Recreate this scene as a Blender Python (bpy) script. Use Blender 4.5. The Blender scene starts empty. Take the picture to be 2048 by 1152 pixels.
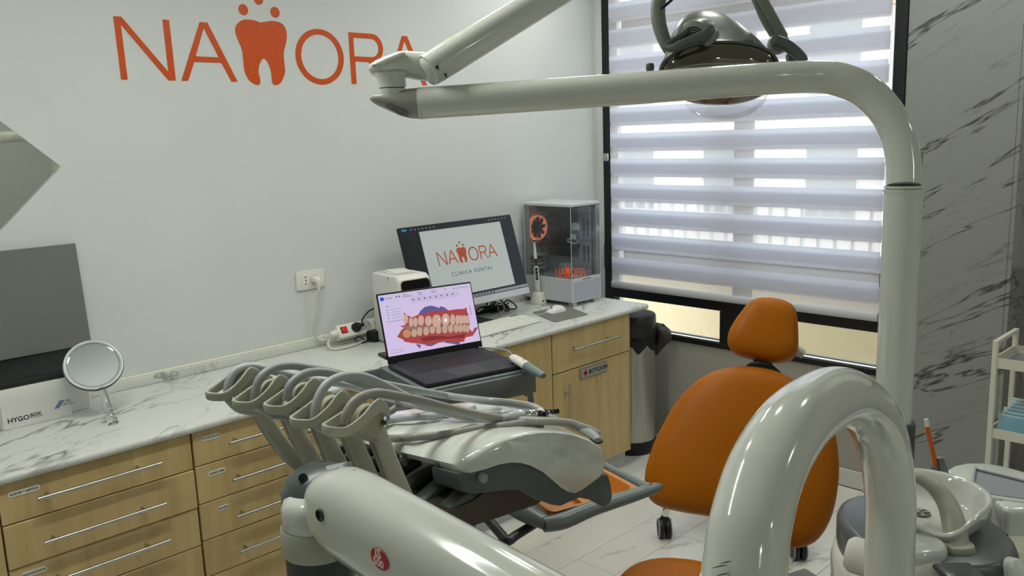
import bpy, bmesh, math, random
from mathutils import Vector, Matrix
random.seed(7)
S = bpy.context.scene
COL = S.collection
V = Vector
PI = math.pi

# ------------------------------------------------------------------ camera
EYE = V((0, 0, 1.75))
RIGHT = V((0.71152683, -0.7018381, -0.03395376))
DOWN = V((-0.14815696, -0.10261606, -0.98362567))
FWD = V((0.68686177, 0.70490654, -0.17699628))
FPX = 1707.04
cam = bpy.data.cameras.new('camera')
cam.sensor_width = 36
cam.lens = FPX / 2048 * 36
cam.clip_start = .02
co = bpy.data.objects.new('camera', cam)
COL.objects.link(co)
m = Matrix.Identity(4)
for i in range(3):
    m[i][0], m[i][1], m[i][2], m[i][3] = RIGHT[i], -DOWN[i], -FWD[i], EYE[i]
co.matrix_world = m
S.camera = co

# ------------------------------------------------------------------ world, exposure
W = bpy.data.worlds.new('overcast_sky')
S.world = W
W.use_nodes = True
bg = W.node_tree.nodes['Background']
bg.inputs[0].default_value = (.84, .93, 1, 1)
bg.inputs[1].default_value = 3.8
S.view_settings.view_transform = 'Standard'
S.view_settings.look = 'None'
S.view_settings.gamma = 1
S.view_settings.use_curve_mapping = False
S.view_settings.exposure = 0.0
LAMP = 84.0          # strength of the ceiling lights

# ------------------------------------------------------------------ pixel -> point on a known plane / at a known distance
def ray(px, py):
    return FWD * FPX + RIGHT * (px - 1024) + DOWN * (py - 576)
def at(px, py, d):
    return EYE + ray(px, py) * (d / FPX)
def on(px, py, ax, val):
    i = 'xyz'.index(ax); r = ray(px, py)
    return EYE + r * ((val - EYE[i]) / r[i])
def onp(px, py, p0, n):
    r = ray(px, py)
    return EYE + r * ((p0 - EYE).dot(n) / r.dot(n))

# ------------------------------------------------------------------ materials
MATS = {}
def lin(c):
    return tuple(((x / 255) / 12.92 if x / 255 <= .04045 else ((x / 255 + .055) / 1.055) ** 2.4) for x in c)
def mat(name, col, rough=.5, metal=0, coat=0, emit=None, es=0, trans=0, ior=1.45, bump=None, spec=.5, alpha=1, sheen=0):
    if name in MATS: return MATS[name]
    m = bpy.data.materials.new(name); m.use_nodes = True
    b = m.node_tree.nodes['Principled BSDF']
    c = tuple(col) if max(col) <= 1 else lin(col)
    b.inputs['Base Color'].default_value = (*c, 1)
    b.inputs['Roughness'].default_value = rough
    b.inputs['Metallic'].default_value = metal
    b.inputs['Coat Weight'].default_value = coat
    b.inputs['Coat Roughness'].default_value = .04
    b.inputs['Transmission Weight'].default_value = trans
    b.inputs['IOR'].default_value = ior
    b.inputs['Specular IOR Level'].default_value = spec
    b.inputs['Alpha'].default_value = alpha
    if emit:
        b.inputs['Emission Color'].default_value = (*(emit if max(emit) <= 1 else lin(emit)), 1)
        b.inputs['Emission Strength'].default_value = es
    if bump:
        nt = m.node_tree
        n = nt.nodes.new('ShaderNodeTexNoise'); n.inputs['Scale'].default_value = bump[0]; n.inputs['Detail'].default_value = 4
        tc = nt.nodes.new('ShaderNodeTexCoord'); nt.links.new(tc.outputs['Object'], n.inputs['Vector'])
        bp = nt.nodes.new('ShaderNodeBump'); bp.inputs['Strength'].default_value = bump[1]; bp.inputs['Distance'].default_value = .002
        nt.links.new(n.outputs[0], bp.inputs['Height']); nt.links.new(bp.outputs[0], b.inputs['Normal'])
    MATS[name] = m
    return m
def nodes(m):
    nt = m.node_tree
    return nt, (lambda t, **k: mk(nt, t, **k)), nt.links.new
def mk(nt, t, **k):
    n = nt.nodes.new(t)
    for a, v in k.items():
        if a in n.inputs.keys(): n.inputs[a].default_value = v
        else: setattr(n, a, v)
    return n
def mottle(name, col, col2, scale, rough=.5, stretch=(1, 1, 1), **k):
    """a colour that wanders between two tones"""
    if name in MATS: return MATS[name]
    m = mat(name, col, rough, **k)
    nt, N, L = nodes(m)
    tc = N('ShaderNodeTexCoord'); mp = N('ShaderNodeMapping'); mp.inputs['Scale'].default_value = stretch
    L(tc.outputs['Object'], mp.inputs[0])
    n = N('ShaderNodeTexNoise', Scale=scale, Detail=5.0); L(mp.outputs[0], n.inputs['Vector'])
    r = N('ShaderNodeValToRGB'); r.color_ramp.elements[0].position = .3; r.color_ramp.elements[1].position = .7
    r.color_ramp.elements[0].color = (*lin(col), 1); r.color_ramp.elements[1].color = (*lin(col2), 1)
    L(n.outputs[0], r.inputs[0]); L(r.outputs[0], nt.nodes['Principled BSDF'].inputs['Base Color'])
    return m
def marble(name, base, vein, rot, scale, stretch, width=.035, rough=.25, mscale=.8, cut=.48, faint=.35, rnd=0, world=True):
    """pale stone with thin dark veins lying along one direction"""
    m = mat(name, base, rough)
    nt, N, L = nodes(m)
    tc = N('ShaderNodeTexCoord')
    if world:
        geo = N('ShaderNodeNewGeometry'); src = geo.outputs['Position']
    else: src = tc.outputs['Object']
    mp = N('ShaderNodeMapping'); mp.inputs['Rotation'].default_value = rot
    L(src, mp.inputs[0])
    mp2 = N('ShaderNodeMapping'); mp2.inputs['Scale'].default_value = stretch
    L(mp.outputs[0], mp2.inputs[0])
    if rnd:
        oi = N('ShaderNodeObjectInfo'); ml = N('ShaderNodeMath', operation='MULTIPLY'); ml.inputs[1].default_value = 37
        L(oi.outputs['Random'], ml.inputs[0]); L(ml.outputs[0], mp2.inputs['Location'])
    def veins(sc, w, seed):
        n = N('ShaderNodeTexNoise', Scale=sc, Detail=5.0, Roughness=.62, Distortion=.35, noise_dimensions='4D'); n.inputs['W'].default_value = seed
        L(mp2.outputs[0], n.inputs['Vector'])
        s = N('ShaderNodeMath', operation='SUBTRACT'); s.inputs[1].default_value = .5; L(n.outputs[0], s.inputs[0])
        a = N('ShaderNodeMath', operation='ABSOLUTE'); L(s.outputs[0], a.inputs[0])
        r = N('ShaderNodeMapRange'); r.inputs['From Min'].default_value = 0; r.inputs['From Max'].default_value = w
        r.inputs['To Min'].default_value = 1; r.inputs['To Max'].default_value = 0; L(a.outputs[0], r.inputs['Value'])
        q = N('ShaderNodeTexNoise', Scale=sc * mscale, Detail=2.0, noise_dimensions='4D'); q.inputs['W'].default_value = seed + 5
        L(mp2.outputs[0], q.inputs['Vector'])
        r2 = N('ShaderNodeMapRange'); r2.inputs['From Min'].default_value = cut; r2.inputs['From Max'].default_value = cut + .14
        L(q.outputs[0], r2.inputs['Value'])
        x = N('ShaderNodeMath', operation='MULTIPLY'); L(r.outputs[0], x.inputs[0]); L(r2.outputs[0], x.inputs[1])
        return x.outputs[0]
    v1 = veins(scale, width, 1.3); v2 = veins(scale * 2.3, width * .8, 8.1)
    f = N('ShaderNodeMath', operation='MULTIPLY'); f.inputs[1].default_value = faint; L(v2, f.inputs[0])
    mx = N('ShaderNodeMath', operation='MAXIMUM'); L(v1, mx.inputs[0]); L(f.outputs[0], mx.inputs[1])
    mix = N('ShaderNodeMix', data_type='RGBA')
    mix.inputs[6].default_value = (*lin(base), 1); mix.inputs[7].default_value = (*lin(vein), 1)
    L(mx.outputs[0], mix.inputs[0])
    out = mix.outputs[2]
    if rnd:
        hv = N('ShaderNodeHueSaturation'); mr = N('ShaderNodeMapRange'); mr.inputs['To Min'].default_value = 1 - rnd; mr.inputs['To Max'].default_value = 1 + rnd
        L(oi.outputs['Random'], mr.inputs['Value']); L(mr.outputs[0], hv.inputs['Value']); L(out, hv.inputs['Color']); out = hv.outputs[0]
    L(out, nt.nodes['Principled BSDF'].inputs['Base Color'])
    return m
def wood(name, c1, c2, rough=.45):
    m = mat(name, c1, rough)
    nt, N, L = nodes(m)
    tc = N('ShaderNodeTexCoord'); oi = N('ShaderNodeObjectInfo')
    sep = N('ShaderNodeMath', operation='MULTIPLY'); sep.inputs[1].default_value = 11; L(oi.outputs['Random'], sep.inputs[0])
    mp = N('ShaderNodeMapping'); mp.inputs['Scale'].default_value = (9, 9, .8); L(tc.outputs['Object'], mp.inputs[0]); L(sep.outputs[0], mp.inputs['Location'])
    n = N('ShaderNodeTexNoise', Scale=1.6, Detail=7.0, Roughness=.62, Distortion=.25); L(mp.outputs[0], n.inputs['Vector'])
    mp2 = N('ShaderNodeMapping'); mp2.inputs['Scale'].default_value = (3, 3, 26); L(tc.outputs['Object'], mp2.inputs[0])
    n2 = N('ShaderNodeTexNoise', Scale=3, Detail=3.0); L(mp2.outputs[0], n2.inputs['Vector'])
    ad = N('ShaderNodeMath', operation='MULTIPLY_ADD'); ad.inputs[1].default_value = .14; L(n2.outputs[0], ad.inputs[0]); L(n.outputs[0], ad.inputs[2])
    r = N('ShaderNodeValToRGB'); r.color_ramp.elements[0].position = .34; r.color_ramp.elements[1].position = .76
    r.color_ramp.elements[0].color = (*lin(c1), 1); r.color_ramp.elements[1].color = (*lin(c2), 1)
    L(ad.outputs[0], r.inputs[0]); L(r.outputs[0], nt.nodes['Principled BSDF'].inputs['Base Color'])
    return m
def thin_glass(name, tint=(1, 1, 1), gloss=.07, rough=0.0, milk=0):
    m = bpy.data.materials.new(name); m.use_nodes = True; MATS[name] = m
    nt, N, L = nodes(m)
    nt.nodes.remove(nt.nodes['Principled BSDF'])
    out = nt.nodes['Material Output']
    t = N('ShaderNodeBsdfTransparent'); t.inputs[0].default_value = (*tint, 1)
    g = N('ShaderNodeBsdfGlossy'); g.inputs['Roughness'].default_value = rough
    mx = N('ShaderNodeMixShader'); mx.inputs[0].default_value = gloss
    L(t.outputs[0], mx.inputs[1]); L(g.outputs[0], mx.inputs[2]); res = mx.outputs[0]
    if milk:
        d = N('ShaderNodeBsdfDiffuse'); d.inputs[0].default_value = (.8, .82, .83, 1)
        m2 = N('ShaderNodeMixShader'); m2.inputs[0].default_value = milk
        L(res, m2.inputs[1]); L(d.outputs[0], m2.inputs[2]); res = m2.outputs[0]
    L(res, out.inputs[0])
    return m
def fabric(name, col, thru, clear=0):
    """cloth that passes some light; clear = share of open weave"""
    m = bpy.data.materials.new(name); m.use_nodes = True; MATS[name] = m
    nt, N, L = nodes(m)
    nt.nodes.remove(nt.nodes['Principled BSDF'])
    d = N('ShaderNodeBsdfDiffuse'); d.inputs[0].default_value = (*lin(col), 1)
    t = N('ShaderNodeBsdfTranslucent'); t.inputs[0].default_value = (*lin(col), 1)
    mx = N('ShaderNodeMixShader'); mx.inputs[0].default_value = thru
    L(d.outputs[0], mx.inputs[1]); L(t.outputs[0], mx.inputs[2]); res = mx.outputs[0]
    if clear:
        tr = N('ShaderNodeBsdfTransparent'); m2 = N('ShaderNodeMixShader'); m2.inputs[0].default_value = clear
        L(res, m2.inputs[1]); L(tr.outputs[0], m2.inputs[2]); res = m2.outputs[0]
    L(res, nt.nodes['Material Output'].inputs[0])
    return m

# ------------------------------------------------------------------ mesh tools
def BM(): return bmesh.new()
def bx(bm, lo, hi, bev=0, seg=2, rot=None, piv=None):
    """box from lo to hi (world axes), optionally bevelled and turned about piv"""
    b = bmesh.new(); bmesh.ops.create_cube(b, size=1)
    lo, hi = V(lo), V(hi)
    for v in b.verts: v.co = V(((lo[i] + hi[i]) / 2 + v.co[i] * (hi[i] - lo[i])) for i in range(3))
    if bev: bmesh.ops.bevel(b, geom=b.edges[:], offset=bev, segments=seg, affect='EDGES', profile=.5)
    if rot:
        M = Matrix.Rotation(rot[0], 4, rot[1]); p = V(piv) if piv else (lo + hi) / 2
        for v in b.verts: v.co = M @ (v.co - p) + p
    put(bm, b)
    return bm
def obx(bm, o, ex, ey, ez, lo, hi, bev=0, seg=2):
    """box in a frame o, ex, ey, ez"""
    b = bmesh.new(); bmesh.ops.create_cube(b, size=1)
    lo, hi = V(lo), V(hi)
    for v in b.verts: v.co = V(((lo[i] + hi[i]) / 2 + v.co[i] * (hi[i] - lo[i])) for i in range(3))
    if bev: bmesh.ops.bevel(b, geom=b.edges[:], offset=bev, segments=seg, affect='EDGES', profile=.5)
    for v in b.verts: v.co = V(o) + V(ex) * v.co.x + V(ey) * v.co.y + V(ez) * v.co.z
    put(bm, b); return bm
def put(bm, b, mi=0):
    off = {}
    for v in b.verts: off[v] = bm.verts.new(v.co)
    for f in b.faces:
        try:
            nf = bm.faces.new([off[v] for v in f.verts]); nf.material_index = mi if mi else f.material_index; nf.smooth = f.smooth
        except ValueError: pass
    b.free()
def rings(bm, rs, close=True, cap=True, cap0=True):
    vs = [[bm.verts.new(p) for p in r] for r in rs]
    n = len(vs[0])
    for a, b in zip(vs, vs[1:]):
        for i in range(n if close else n - 1):
            j = (i + 1) % n
            bm.faces.new((a[i], a[j], b[j], b[i]))
    if cap0: bm.faces.new(vs[0][::-1])
    if cap: bm.faces.new(vs[-1])
    return bm
def cr(pts, n=6):
    """Catmull-Rom through tuples of any length"""
    P = [tuple(p) for p in pts]
    if len(P) < 3: return [tuple(a + (b - a) * t / n for a, b in zip(P[0], P[1])) for t in range(n + 1)]
    out = []
    for i in range(len(P) - 1):
        p0, p1, p2, p3 = P[max(i - 1, 0)], P[i], P[i + 1], P[min(i + 2, len(P) - 1)]
        for k in range(n):
            t = k / n
            out.append(tuple(.5 * (2 * b + (c - a) * t + (2 * a - 5 * b + 4 * c - d) * t * t + (3 * b - a - 3 * c + d) * t ** 3) for a, b, c, d in zip(p0, p1, p2, p3)))
    out.append(P[-1]); return out
def tube(bm, pts, r, seg=12, n=6, flat=1, up=None, cap=True):
    """tube through pts; r number or list; flat squeezes the section along 'up'"""
    rr = r if isinstance(r, (list, tuple)) else [r] * len(pts)
    Q = cr([(*p, q) for p, q in zip(pts, rr)], n) if n > 1 else [(*p, q) for p, q in zip(pts, rr)]
    P = [V(q[:3]) for q in Q]; R = [q[3] for q in Q]
    T = [(P[min(i + 1, len(P) - 1)] - P[max(i - 1, 0)]).normalized() for i in range(len(P))]
    a = V(up) if up else (V((0, 0, 1)) if abs(T[0].z) < .9 else V((1, 0, 0)))
    u = (a - T[0] * a.dot(T[0])).normalized()
    rs = []
    for i, p in enumerate(P):
        if i:
            u = (V(up) - T[i] * V(up).dot(T[i])).normalized() if up else (u - T[i] * u.dot(T[i])).normalized()
        w = T[i].cross(u)
        rs.append([p + (u * math.cos(2 * PI * k / seg) * flat + w * math.sin(2 * PI * k / seg)) * R[i] for k in range(seg)])
    return rings(bm, rs, cap=cap, cap0=cap)
def lathe(bm, o, prof, axis=(0, 0, 1), seg=28, cap=True):
    """prof = (radius, height along axis)"""
    o = V(o); z = V(axis).normalized(); x = z.orthogonal().normalized(); y = z.cross(x)
    return rings(bm, [[o + z * h + (x * math.cos(2 * PI * k / seg) + y * math.sin(2 * PI * k / seg)) * max(r, 1e-4) for k in range(seg)] for r, h in prof], cap=cap, cap0=cap)
def slab(bm, pts, dv, bev=0, seg=2):
    """flat outline pts pushed along dv"""
    b = bmesh.new(); dv = V(dv)
    f = b.faces.new([b.verts.new(V(p)) for p in pts])
    g = bmesh.ops.extrude_face_region(b, geom=[f])
    for e in g['geom']:
        if isinstance(e, bmesh.types.BMVert): e.co += dv
    bmesh.ops.recalc_face_normals(b, faces=b.faces[:])
    if bev:
        es = [e for e in b.edges if len(e.link_faces) == 2 and e.calc_face_angle(0) > .5]
        bmesh.ops.bevel(b, geom=es, offset=bev, segments=seg, affect='EDGES', profile=.5)
    put(bm, b); return bm
def pillow(bm, outline, nrm, prof):
    """padded shape: outline rings scaled about their centre, prof = (scale, height along nrm)"""
    c = sum((V(p) for p in outline), V()) / len(outline); n = V(nrm).normalized()
    return rings(bm, [[c + (V(p) - c) * s + n * h for p in outline] for s, h in prof])
def ellipse(c, a, b, n=40, p=2):
    """superellipse outline in the plane of vectors a, b"""
    out = []
    for k in range(n):
        t = 2 * PI * k / n; ct, st = math.cos(t), math.sin(t)
        out.append(V(c) + V(a) * math.copysign(abs(ct) ** (2 / p), ct) + V(b) * math.copysign(abs(st) ** (2 / p), st))
    return out
def rrect(c, a, b, rad, k=4):
    """rounded rectangle, a and b half-size vectors, rad in metres"""
    a, b = V(a), V(b); la, lb = a.length, b.length; ea, eb = a / la, b / lb; out = []
    for sx, sy, t0 in ((1, 1, 0), (-1, 1, 1), (-1, -1, 2), (1, -1, 3)):
        for i in range(k + 1):
            t = (t0 + i / k) * PI / 2
            out.append(V(c) + ea * (sx * (la - rad) + rad * math.cos(t)) + eb * (sy * (lb - rad) + rad * math.sin(t)))
    return out
def frame_to(bm, o, ex, ey, ez):
    o, ex, ey, ez = V(o), V(ex), V(ey), V(ez)
    for v in bm.verts: v.co = o + ex * v.co.x + ey * v.co.y + ez * v.co.z
    return bm
def text(s, size, o, ex, ey, ext=.0006, align='LEFT', bold=0, space=1):
    """lettering laid in the plane of ex, ey with its baseline start at o"""
    c = bpy.data.curves.new('lettering', 'FONT'); c.body = s; c.size = size; c.extrude = ext; c.align_x = align; c.offset = bold * size; c.space_character = space
    c.resolution_u = 3
    o_ = bpy.data.objects.new('lettering', c); me = bpy.data.meshes.new_from_object(o_)
    b = bmesh.new(); b.from_mesh(me)
    bpy.data.objects.remove(o_); bpy.data.meshes.remove(me); bpy.data.curves.remove(c)
    ex, ey = V(ex).normalized(), V(ey).normalized()
    return frame_to(b, o, ex, ey, ex.cross(ey))
def shape2d(polys, o, ex, ey, ext=.001):
    """filled flat shape; polys may hold holes; coordinates scaled by ex, ey"""
    c = bpy.data.curves.new('shape', 'CURVE'); c.dimensions = '2D'; c.fill_mode = 'BOTH'; c.extrude = .5
    for p in polys:
        s = c.splines.new('POLY'); s.points.add(len(p) - 1); s.use_cyclic_u = True
        for q, (x, y) in zip(s.points, p): q.co = (x, y, 0, 1)
    o_ = bpy.data.objects.new('shape', c); me = bpy.data.meshes.new_from_object(o_)
    b = bmesh.new(); b.from_mesh(me)
    bpy.data.objects.remove(o_); bpy.data.meshes.remove(me); bpy.data.curves.remove(c)
    ex, ey = V(ex), V(ey)
    return frame_to(b, o, ex, ey, ex.cross(ey).normalized() * ext * 2)

# ------------------------------------------------------------------ objects
def worldloc(p):
    l = V()
    while p: l += p.location; p = p.parent
    return l
def part(name, bm, m, parent=None, label=None, smooth=38, kind=None):
    """link bm as ONE mesh object; bm may be a list of (bm, material)"""
    ms = [m] if not isinstance(bm, list) else [x[1] for x in bm]
    if isinstance(bm, list):
        tot = bmesh.new()
        for i, (b, _) in enumerate(bm):
            for f in b.faces: f.material_index = i
            put(tot, b)
        bm = tot
    bmesh.ops.recalc_face_normals(bm, faces=bm.faces[:])
    if parent: org = worldloc(parent)
    else:
        xs = [v.co for v in bm.verts]
        org = V(((min(v.x for v in xs) + max(v.x for v in xs)) / 2, (min(v.y for v in xs) + max(v.y for v in xs)) / 2, min(v.z for v in xs)))
    for v in bm.verts: v.co -= org
    me = bpy.data.meshes.new(name)
    bm.to_mesh(me); bm.free()
    for x in ms: me.materials.append(x)
    if smooth:
        me.shade_smooth(); me.set_sharp_from_angle(angle=math.radians(smooth))
    o = bpy.data.objects.new(name, me); COL.objects.link(o)
    if parent: o.parent = parent
    else: o.location = org
    if label: o['label'] = label
    if kind: o['kind'] = kind
    return o
def thing(name, label, cat, loc, group=None):
    o = bpy.data.objects.new(name, None); COL.objects.link(o)
    o.empty_display_size = .05; o.location = loc; o['label'] = label; o['category'] = cat
    if group: o['group'] = group
    return o
def tag(o, label, cat, group=None, kind=None):
    if label: o['label'] = label
    if cat: o['category'] = cat
    if group: o['group'] = group
    if kind: o['kind'] = kind
    return o
def struct(name, bm, m, parent=None, smooth=0):
    o = part(name, bm, m, parent, smooth=smooth)
    if not parent: o['kind'] = 'structure'
    return o
def copy_tree(o, parent=None):
    c = o.copy(); COL.objects.link(c); c.parent = parent
    for ch in list(o.children): copy_tree(ch, c)
    return c
X, Y, Z = V((1, 0, 0)), V((0, 1, 0)), V((0, 0, 1))
# ================================================================== materials used throughout
WALL = mottle('painted_wall', (211, 215, 213), (208, 212, 210), 3, .55, bump=(180, .05))
CEIL = mat('ceiling_paint', (222, 222, 215), .8)
SHADEWALL = mottle('shaded_wall_paint', (158, 156, 145), (153, 151, 141), 3, .6)  # window wall: its shade is put into the paint colour as grey
FLOOR = marble('white_plank', (218, 217, 210), (150, 148, 140), (0, 0, .3), 1.6, (.7, 3.2, 1), .014, .28, .7, .55, .5, rnd=.025)
COUNTER = marble('counter_marble', (208, 210, 204), (122, 122, 118), (0, 0, -.55), .95, (1.0, 3.0, 2.2), .017, .22, .9, .43, .4)
CLAD = marble('wall_marble', (140, 142, 137), (58, 58, 56), (.52, 0, 0), 1.8, (1, .32, 2.8), .013, .3, .75, .40, .32)
MAPLE = wood('maple_laminate', (172, 146, 96), (200, 177, 126))
MAPLEDK = mat('maple_edge_shadow', (108, 84, 52), .6)
STEEL = mat('brushed_steel', (190, 188, 180), .28, 1)
CHROME = mat('chrome', (220, 222, 222), .08, 1)
BLACK = mat('black_plastic', (16, 17, 19), .4)
FRAMEBLK = mat('black_aluminium', (17, 19, 22), .38)
WHITEP = mat('white_plastic', (222, 221, 212), .35)
GLOSSW = mat('glossy_white_enamel', (216, 220, 211), .12, coat=.6, spec=.5)
CREAMP = mat('cream_plastic', (176, 177, 160), .42)
CREAM2 = mat('beige_plastic', (166, 165, 140), .5)
GREYP = mat('grey_plastic', (96, 102, 102), .34)
DKGREY = mat('dark_grey_plastic', (62, 66, 66), .36)
HOSE = mat('grey_silicone', (150, 156, 152), .33)
HOSE2 = mat('light_grey_silicone', (176, 180, 182), .35)
ORANGE = mottle('orange_leatherette', (166, 94, 2), (160, 89, 1), 6, .45, bump=(260, .18), spec=.2)
TRAYOR = mat('orange_plastic', (196, 126, 50), .32)
LOGO = mottle('orange_vinyl', (206, 84, 28), (198, 76, 22), 40, .3, bump=(90, .25))
TEXTK = mat('black_print', (22, 22, 24), .5)
PAPER = mat('white_paper', (226, 225, 218), .8)

# ================================================================== the room
XW, YW, ZC = 3.90, 3.248, .857        # window wall, counter wall, counter height
X0, Y0, ZT = -1.7, -2.3, 2.75
wb = BM(); bx(wb, (X0 - .15, YW, 0), (XW + .2, YW + .15, ZT)); struct('wall_back', wb, WALL)
wl = BM(); bx(wl, (X0 - .15, Y0, 0), (X0, YW, ZT)); struct('wall_left', wl, WALL)
wf = BM(); bx(wf, (X0 - .15, Y0 - .15, 0), (XW + .35, Y0, ZT)); struct('wall_front', wf, WALL)
cl = BM(); bx(cl, (X0 - .15, Y0 - .15, ZT), (XW + .35, YW + .15, ZT + .1)); struct('ceiling', cl, CEIL)
WY0, WY1, WZ0, WZ1 = 1.505, 3.195, .582, 2.6
wr = BM()
bx(wr, (XW, WY0, 0), (XW + .16, YW, WZ0)); bx(wr, (XW, WY0, WZ1), (XW + .16, YW, ZT)); q = BM(); bx(q, (XW, WY1, WZ0), (XW + .16, YW, WZ1)); struct('trim_3', q, WALL)
bx(wr, (XW + .01, 1.06, 0), (XW + .16, WY0, ZT)); bx(wr, (XW + .27, Y0, 0), (XW + .35, 1.06, ZT))
struct('wall_right', wr, SHADEWALL)
bx_ = BM(); bx(bx_, (XW - .004, 1.062, .0), (XW + .0098, WY0 - .002, ZT)); struct('trim_1', bx_, CLAD)
b_ = BM(); bx(b_, (XW - .004, 1.045, .0), (XW + .27, 1.0605, ZT)); struct('trim_2', b_, CLAD)
bb = BM(); bx(bb, (XW - .014, WY0 + .02, 0), (XW, YW - .62, .088), .004); struct('baseboard_right', bb, mat('white_baseboard', (196, 196, 190), .4))
# floor: a sub-floor and the planks the photograph lets one tell apart
fl = BM(); bx(fl, (X0, Y0, -.1), (XW + .35, YW, -.012)); floor = struct('floor', fl, mat('floor_joint', (70, 68, 62), .7))
pw, pl_ = .196, 1.26
j = 0
yy = -.35
while yy < YW - .6:
    xx = .55 - (j * .47 % pl_)
    while xx < XW:
        a, b = max(xx, .3), min(xx + pl_, XW - .016)
        if b - a > .05:
            q = BM(); bx(q, (a + .0008, yy + .0008, -.012), (b - .0008, yy + pw - .0008, 0), .0012, 1)
            part('plank', q, FLOOR, floor, smooth=0)
        xx += pl_
    yy += pw; j += 1
q = BM(); bx(q, (X0, Y0, -.012), (XW + .27, -.35, 0)); bx(q, (X0, -.35, -.012), (.3, YW, 0)); bx(q, (.3, yy, -.012), (XW, YW, 0))
part('outer_floor', q, FLOOR, floor, smooth=0)

# ------------------------------------------------------------------ window
fx0, fx1 = XW - .012, XW + .05
win = BM()
bx(win, (fx0, 3.133, WZ0), (fx1, WY1 + .002, WZ1), .003, 1)
window = struct('window_1', win, FRAMEBLK)
def rail(name, y0, y1, z0, z1, x0=fx0, x1=fx1):
    q = BM(); bx(q, (x0, y0, z0), (x1, y1, z1), .003, 1); part(name, q, FRAMEBLK, window, smooth=0)
rail('frame_stile', WY0, 1.56, WZ0, WZ1)
rail('frame_rail', 1.56, 3.133, .788, .842)
rail('frame_rail', 1.56, 3.133, WZ0, .612)
rail('frame_rail', 1.56, 3.133, WZ1 - .05, WZ1)
rail('frame_mullion', 2.30, 2.415, .612, .788)
rail('frame_mullion', 2.30, 2.40, .842, WZ1 - .05, XW + .085, XW + .125)
rail('sash_rail', 1.56, 3.133, .975, 1.07, XW + .085, XW + .12)
rail('sash_rail', 1.56, 3.133, 2.29, 2.40, XW + .085, XW + .12)
rail('glazing_bead', 1.56, 2.30, .612, .622, fx0 + .03, fx1 - .006)
rail('glazing_bead', 2.415, 3.133, .612, .622, fx0 + .03, fx1 - .006)
q = BM(); bx(q, (fx0 + .006, 1.57, .6135), (fx0 + .028, 2.29, .6185), .002, 1); part('sill_strip', q, mat('white_seal', (228, 228, 224), .4), window)
q = BM(); bx(q, (fx0 + .006, 2.42, .6135), (fx0 + .028, 3.12, .6185), .002, 1); part('sill_strip', q, MATS['white_seal'], window)
CLEAR = thin_glass('window_glass', (.95, .97, .97), .06)
for y0, y1, z0, z1 in ((1.56, 2.315, .842, WZ1 - .05), (2.41, 3.133, .842, WZ1 - .05), (1.56, 2.30, .612, .788), (2.415, 3.133, .612, .788)):
    q = BM(); xg = XW + (.024 if z1 < .8 else .10); bx(q, (xg, y0, z0), (xg + .004, y1, z1)); part('pane', q, CLEAR, window, smooth=0)
q = BM(); bx(q, (fx0 - .014, 3.15, 1.58), (fx0, 3.19, 1.625), .004); tube(q, [V((fx0 - .02, 3.17, 1.60)), V((fx0 - .008, 3.17, 1.60))], .012, 10, 1)
part('latch', q, STEEL, window)
q = BM(); bx(q, (fx0 - .01, 3.128, .955), (fx0, 3.192, 1.10), .003); part('sash_lock', q, FRAMEBLK, window)

# ------------------------------------------------------------------ what stands outside
OUTW = mottle('cream_render', (204, 184, 148), (198, 177, 138), 2, .8)  # cream render of the parapet, two close tones
q = BM(); bx(q, (4.3, -1, -3), (40, 9, -.3)); struct('terrace', q, mat('terrace_floor', (200, 196, 188), .8))
q = BM(); bx(q, (5.1, -.5, -.3), (5.25, 8, .86), .01); tag(part('parapet', q, OUTW), 'cream rendered parapet wall outside the window', 'wall')
rl = thing('balcony_railing', 'pale railing of thin upright bars seen through the blind', 'railing', (5.18, 3.2, .86))
q = BM(); bx(q, (5.16, .2, 1.28), (5.2, 7, 1.31)); part('top_rail', q, mat('pale_metal', (205, 205, 202), .5), rl)
for i in range(60):
    q = BM(); bx(q, (5.17, .25 + i * .112, .86), (5.19, .27 + i * .112, 1.28)); part('bar', q, MATS['pale_metal'], rl, smooth=0)
def house(name, lab, x, y0, y1, z1, colr, floors):
    t = thing(name, lab, 'building', (x, (y0 + y1) / 2, -3))
    q = BM(); bx(q, (x, y0, -3), (x + 5, y1, z1)); part('facade', q, colr, t, smooth=0)
    q = BM(); bx(q, (x - .2, y0 - .2, z1), (x + 5, y1 + .2, z1 + .2)); part('roof_slab', q, mat('roof_tile', (196, 160, 140), .8), t, smooth=0)
    for f in range(floors):
        for k in range(int((y1 - y0) / 1.9)):
            yy = y0 + .6 + k * 1.9; zz = -1.6 + f * 1.9
            q = BM(); bx(q, (x - .03, yy, zz), (x + .02, yy + .8, zz + 1.1)); part('window', q, mat('far_glass', (120, 128, 132), .3), t, smooth=0)
house('apartment_house', 'pale pinkish apartment house across the street beyond the window', 13, 3.2, 14, 3.4, mat('pink_render', (236, 222, 214), .8), 3)
house('apartment_house', 'narrow white apartment house across the street beyond the window', 14, .3, 2.5, 3.8, mat('white_render', (226, 224, 220), .8), 3)

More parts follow.
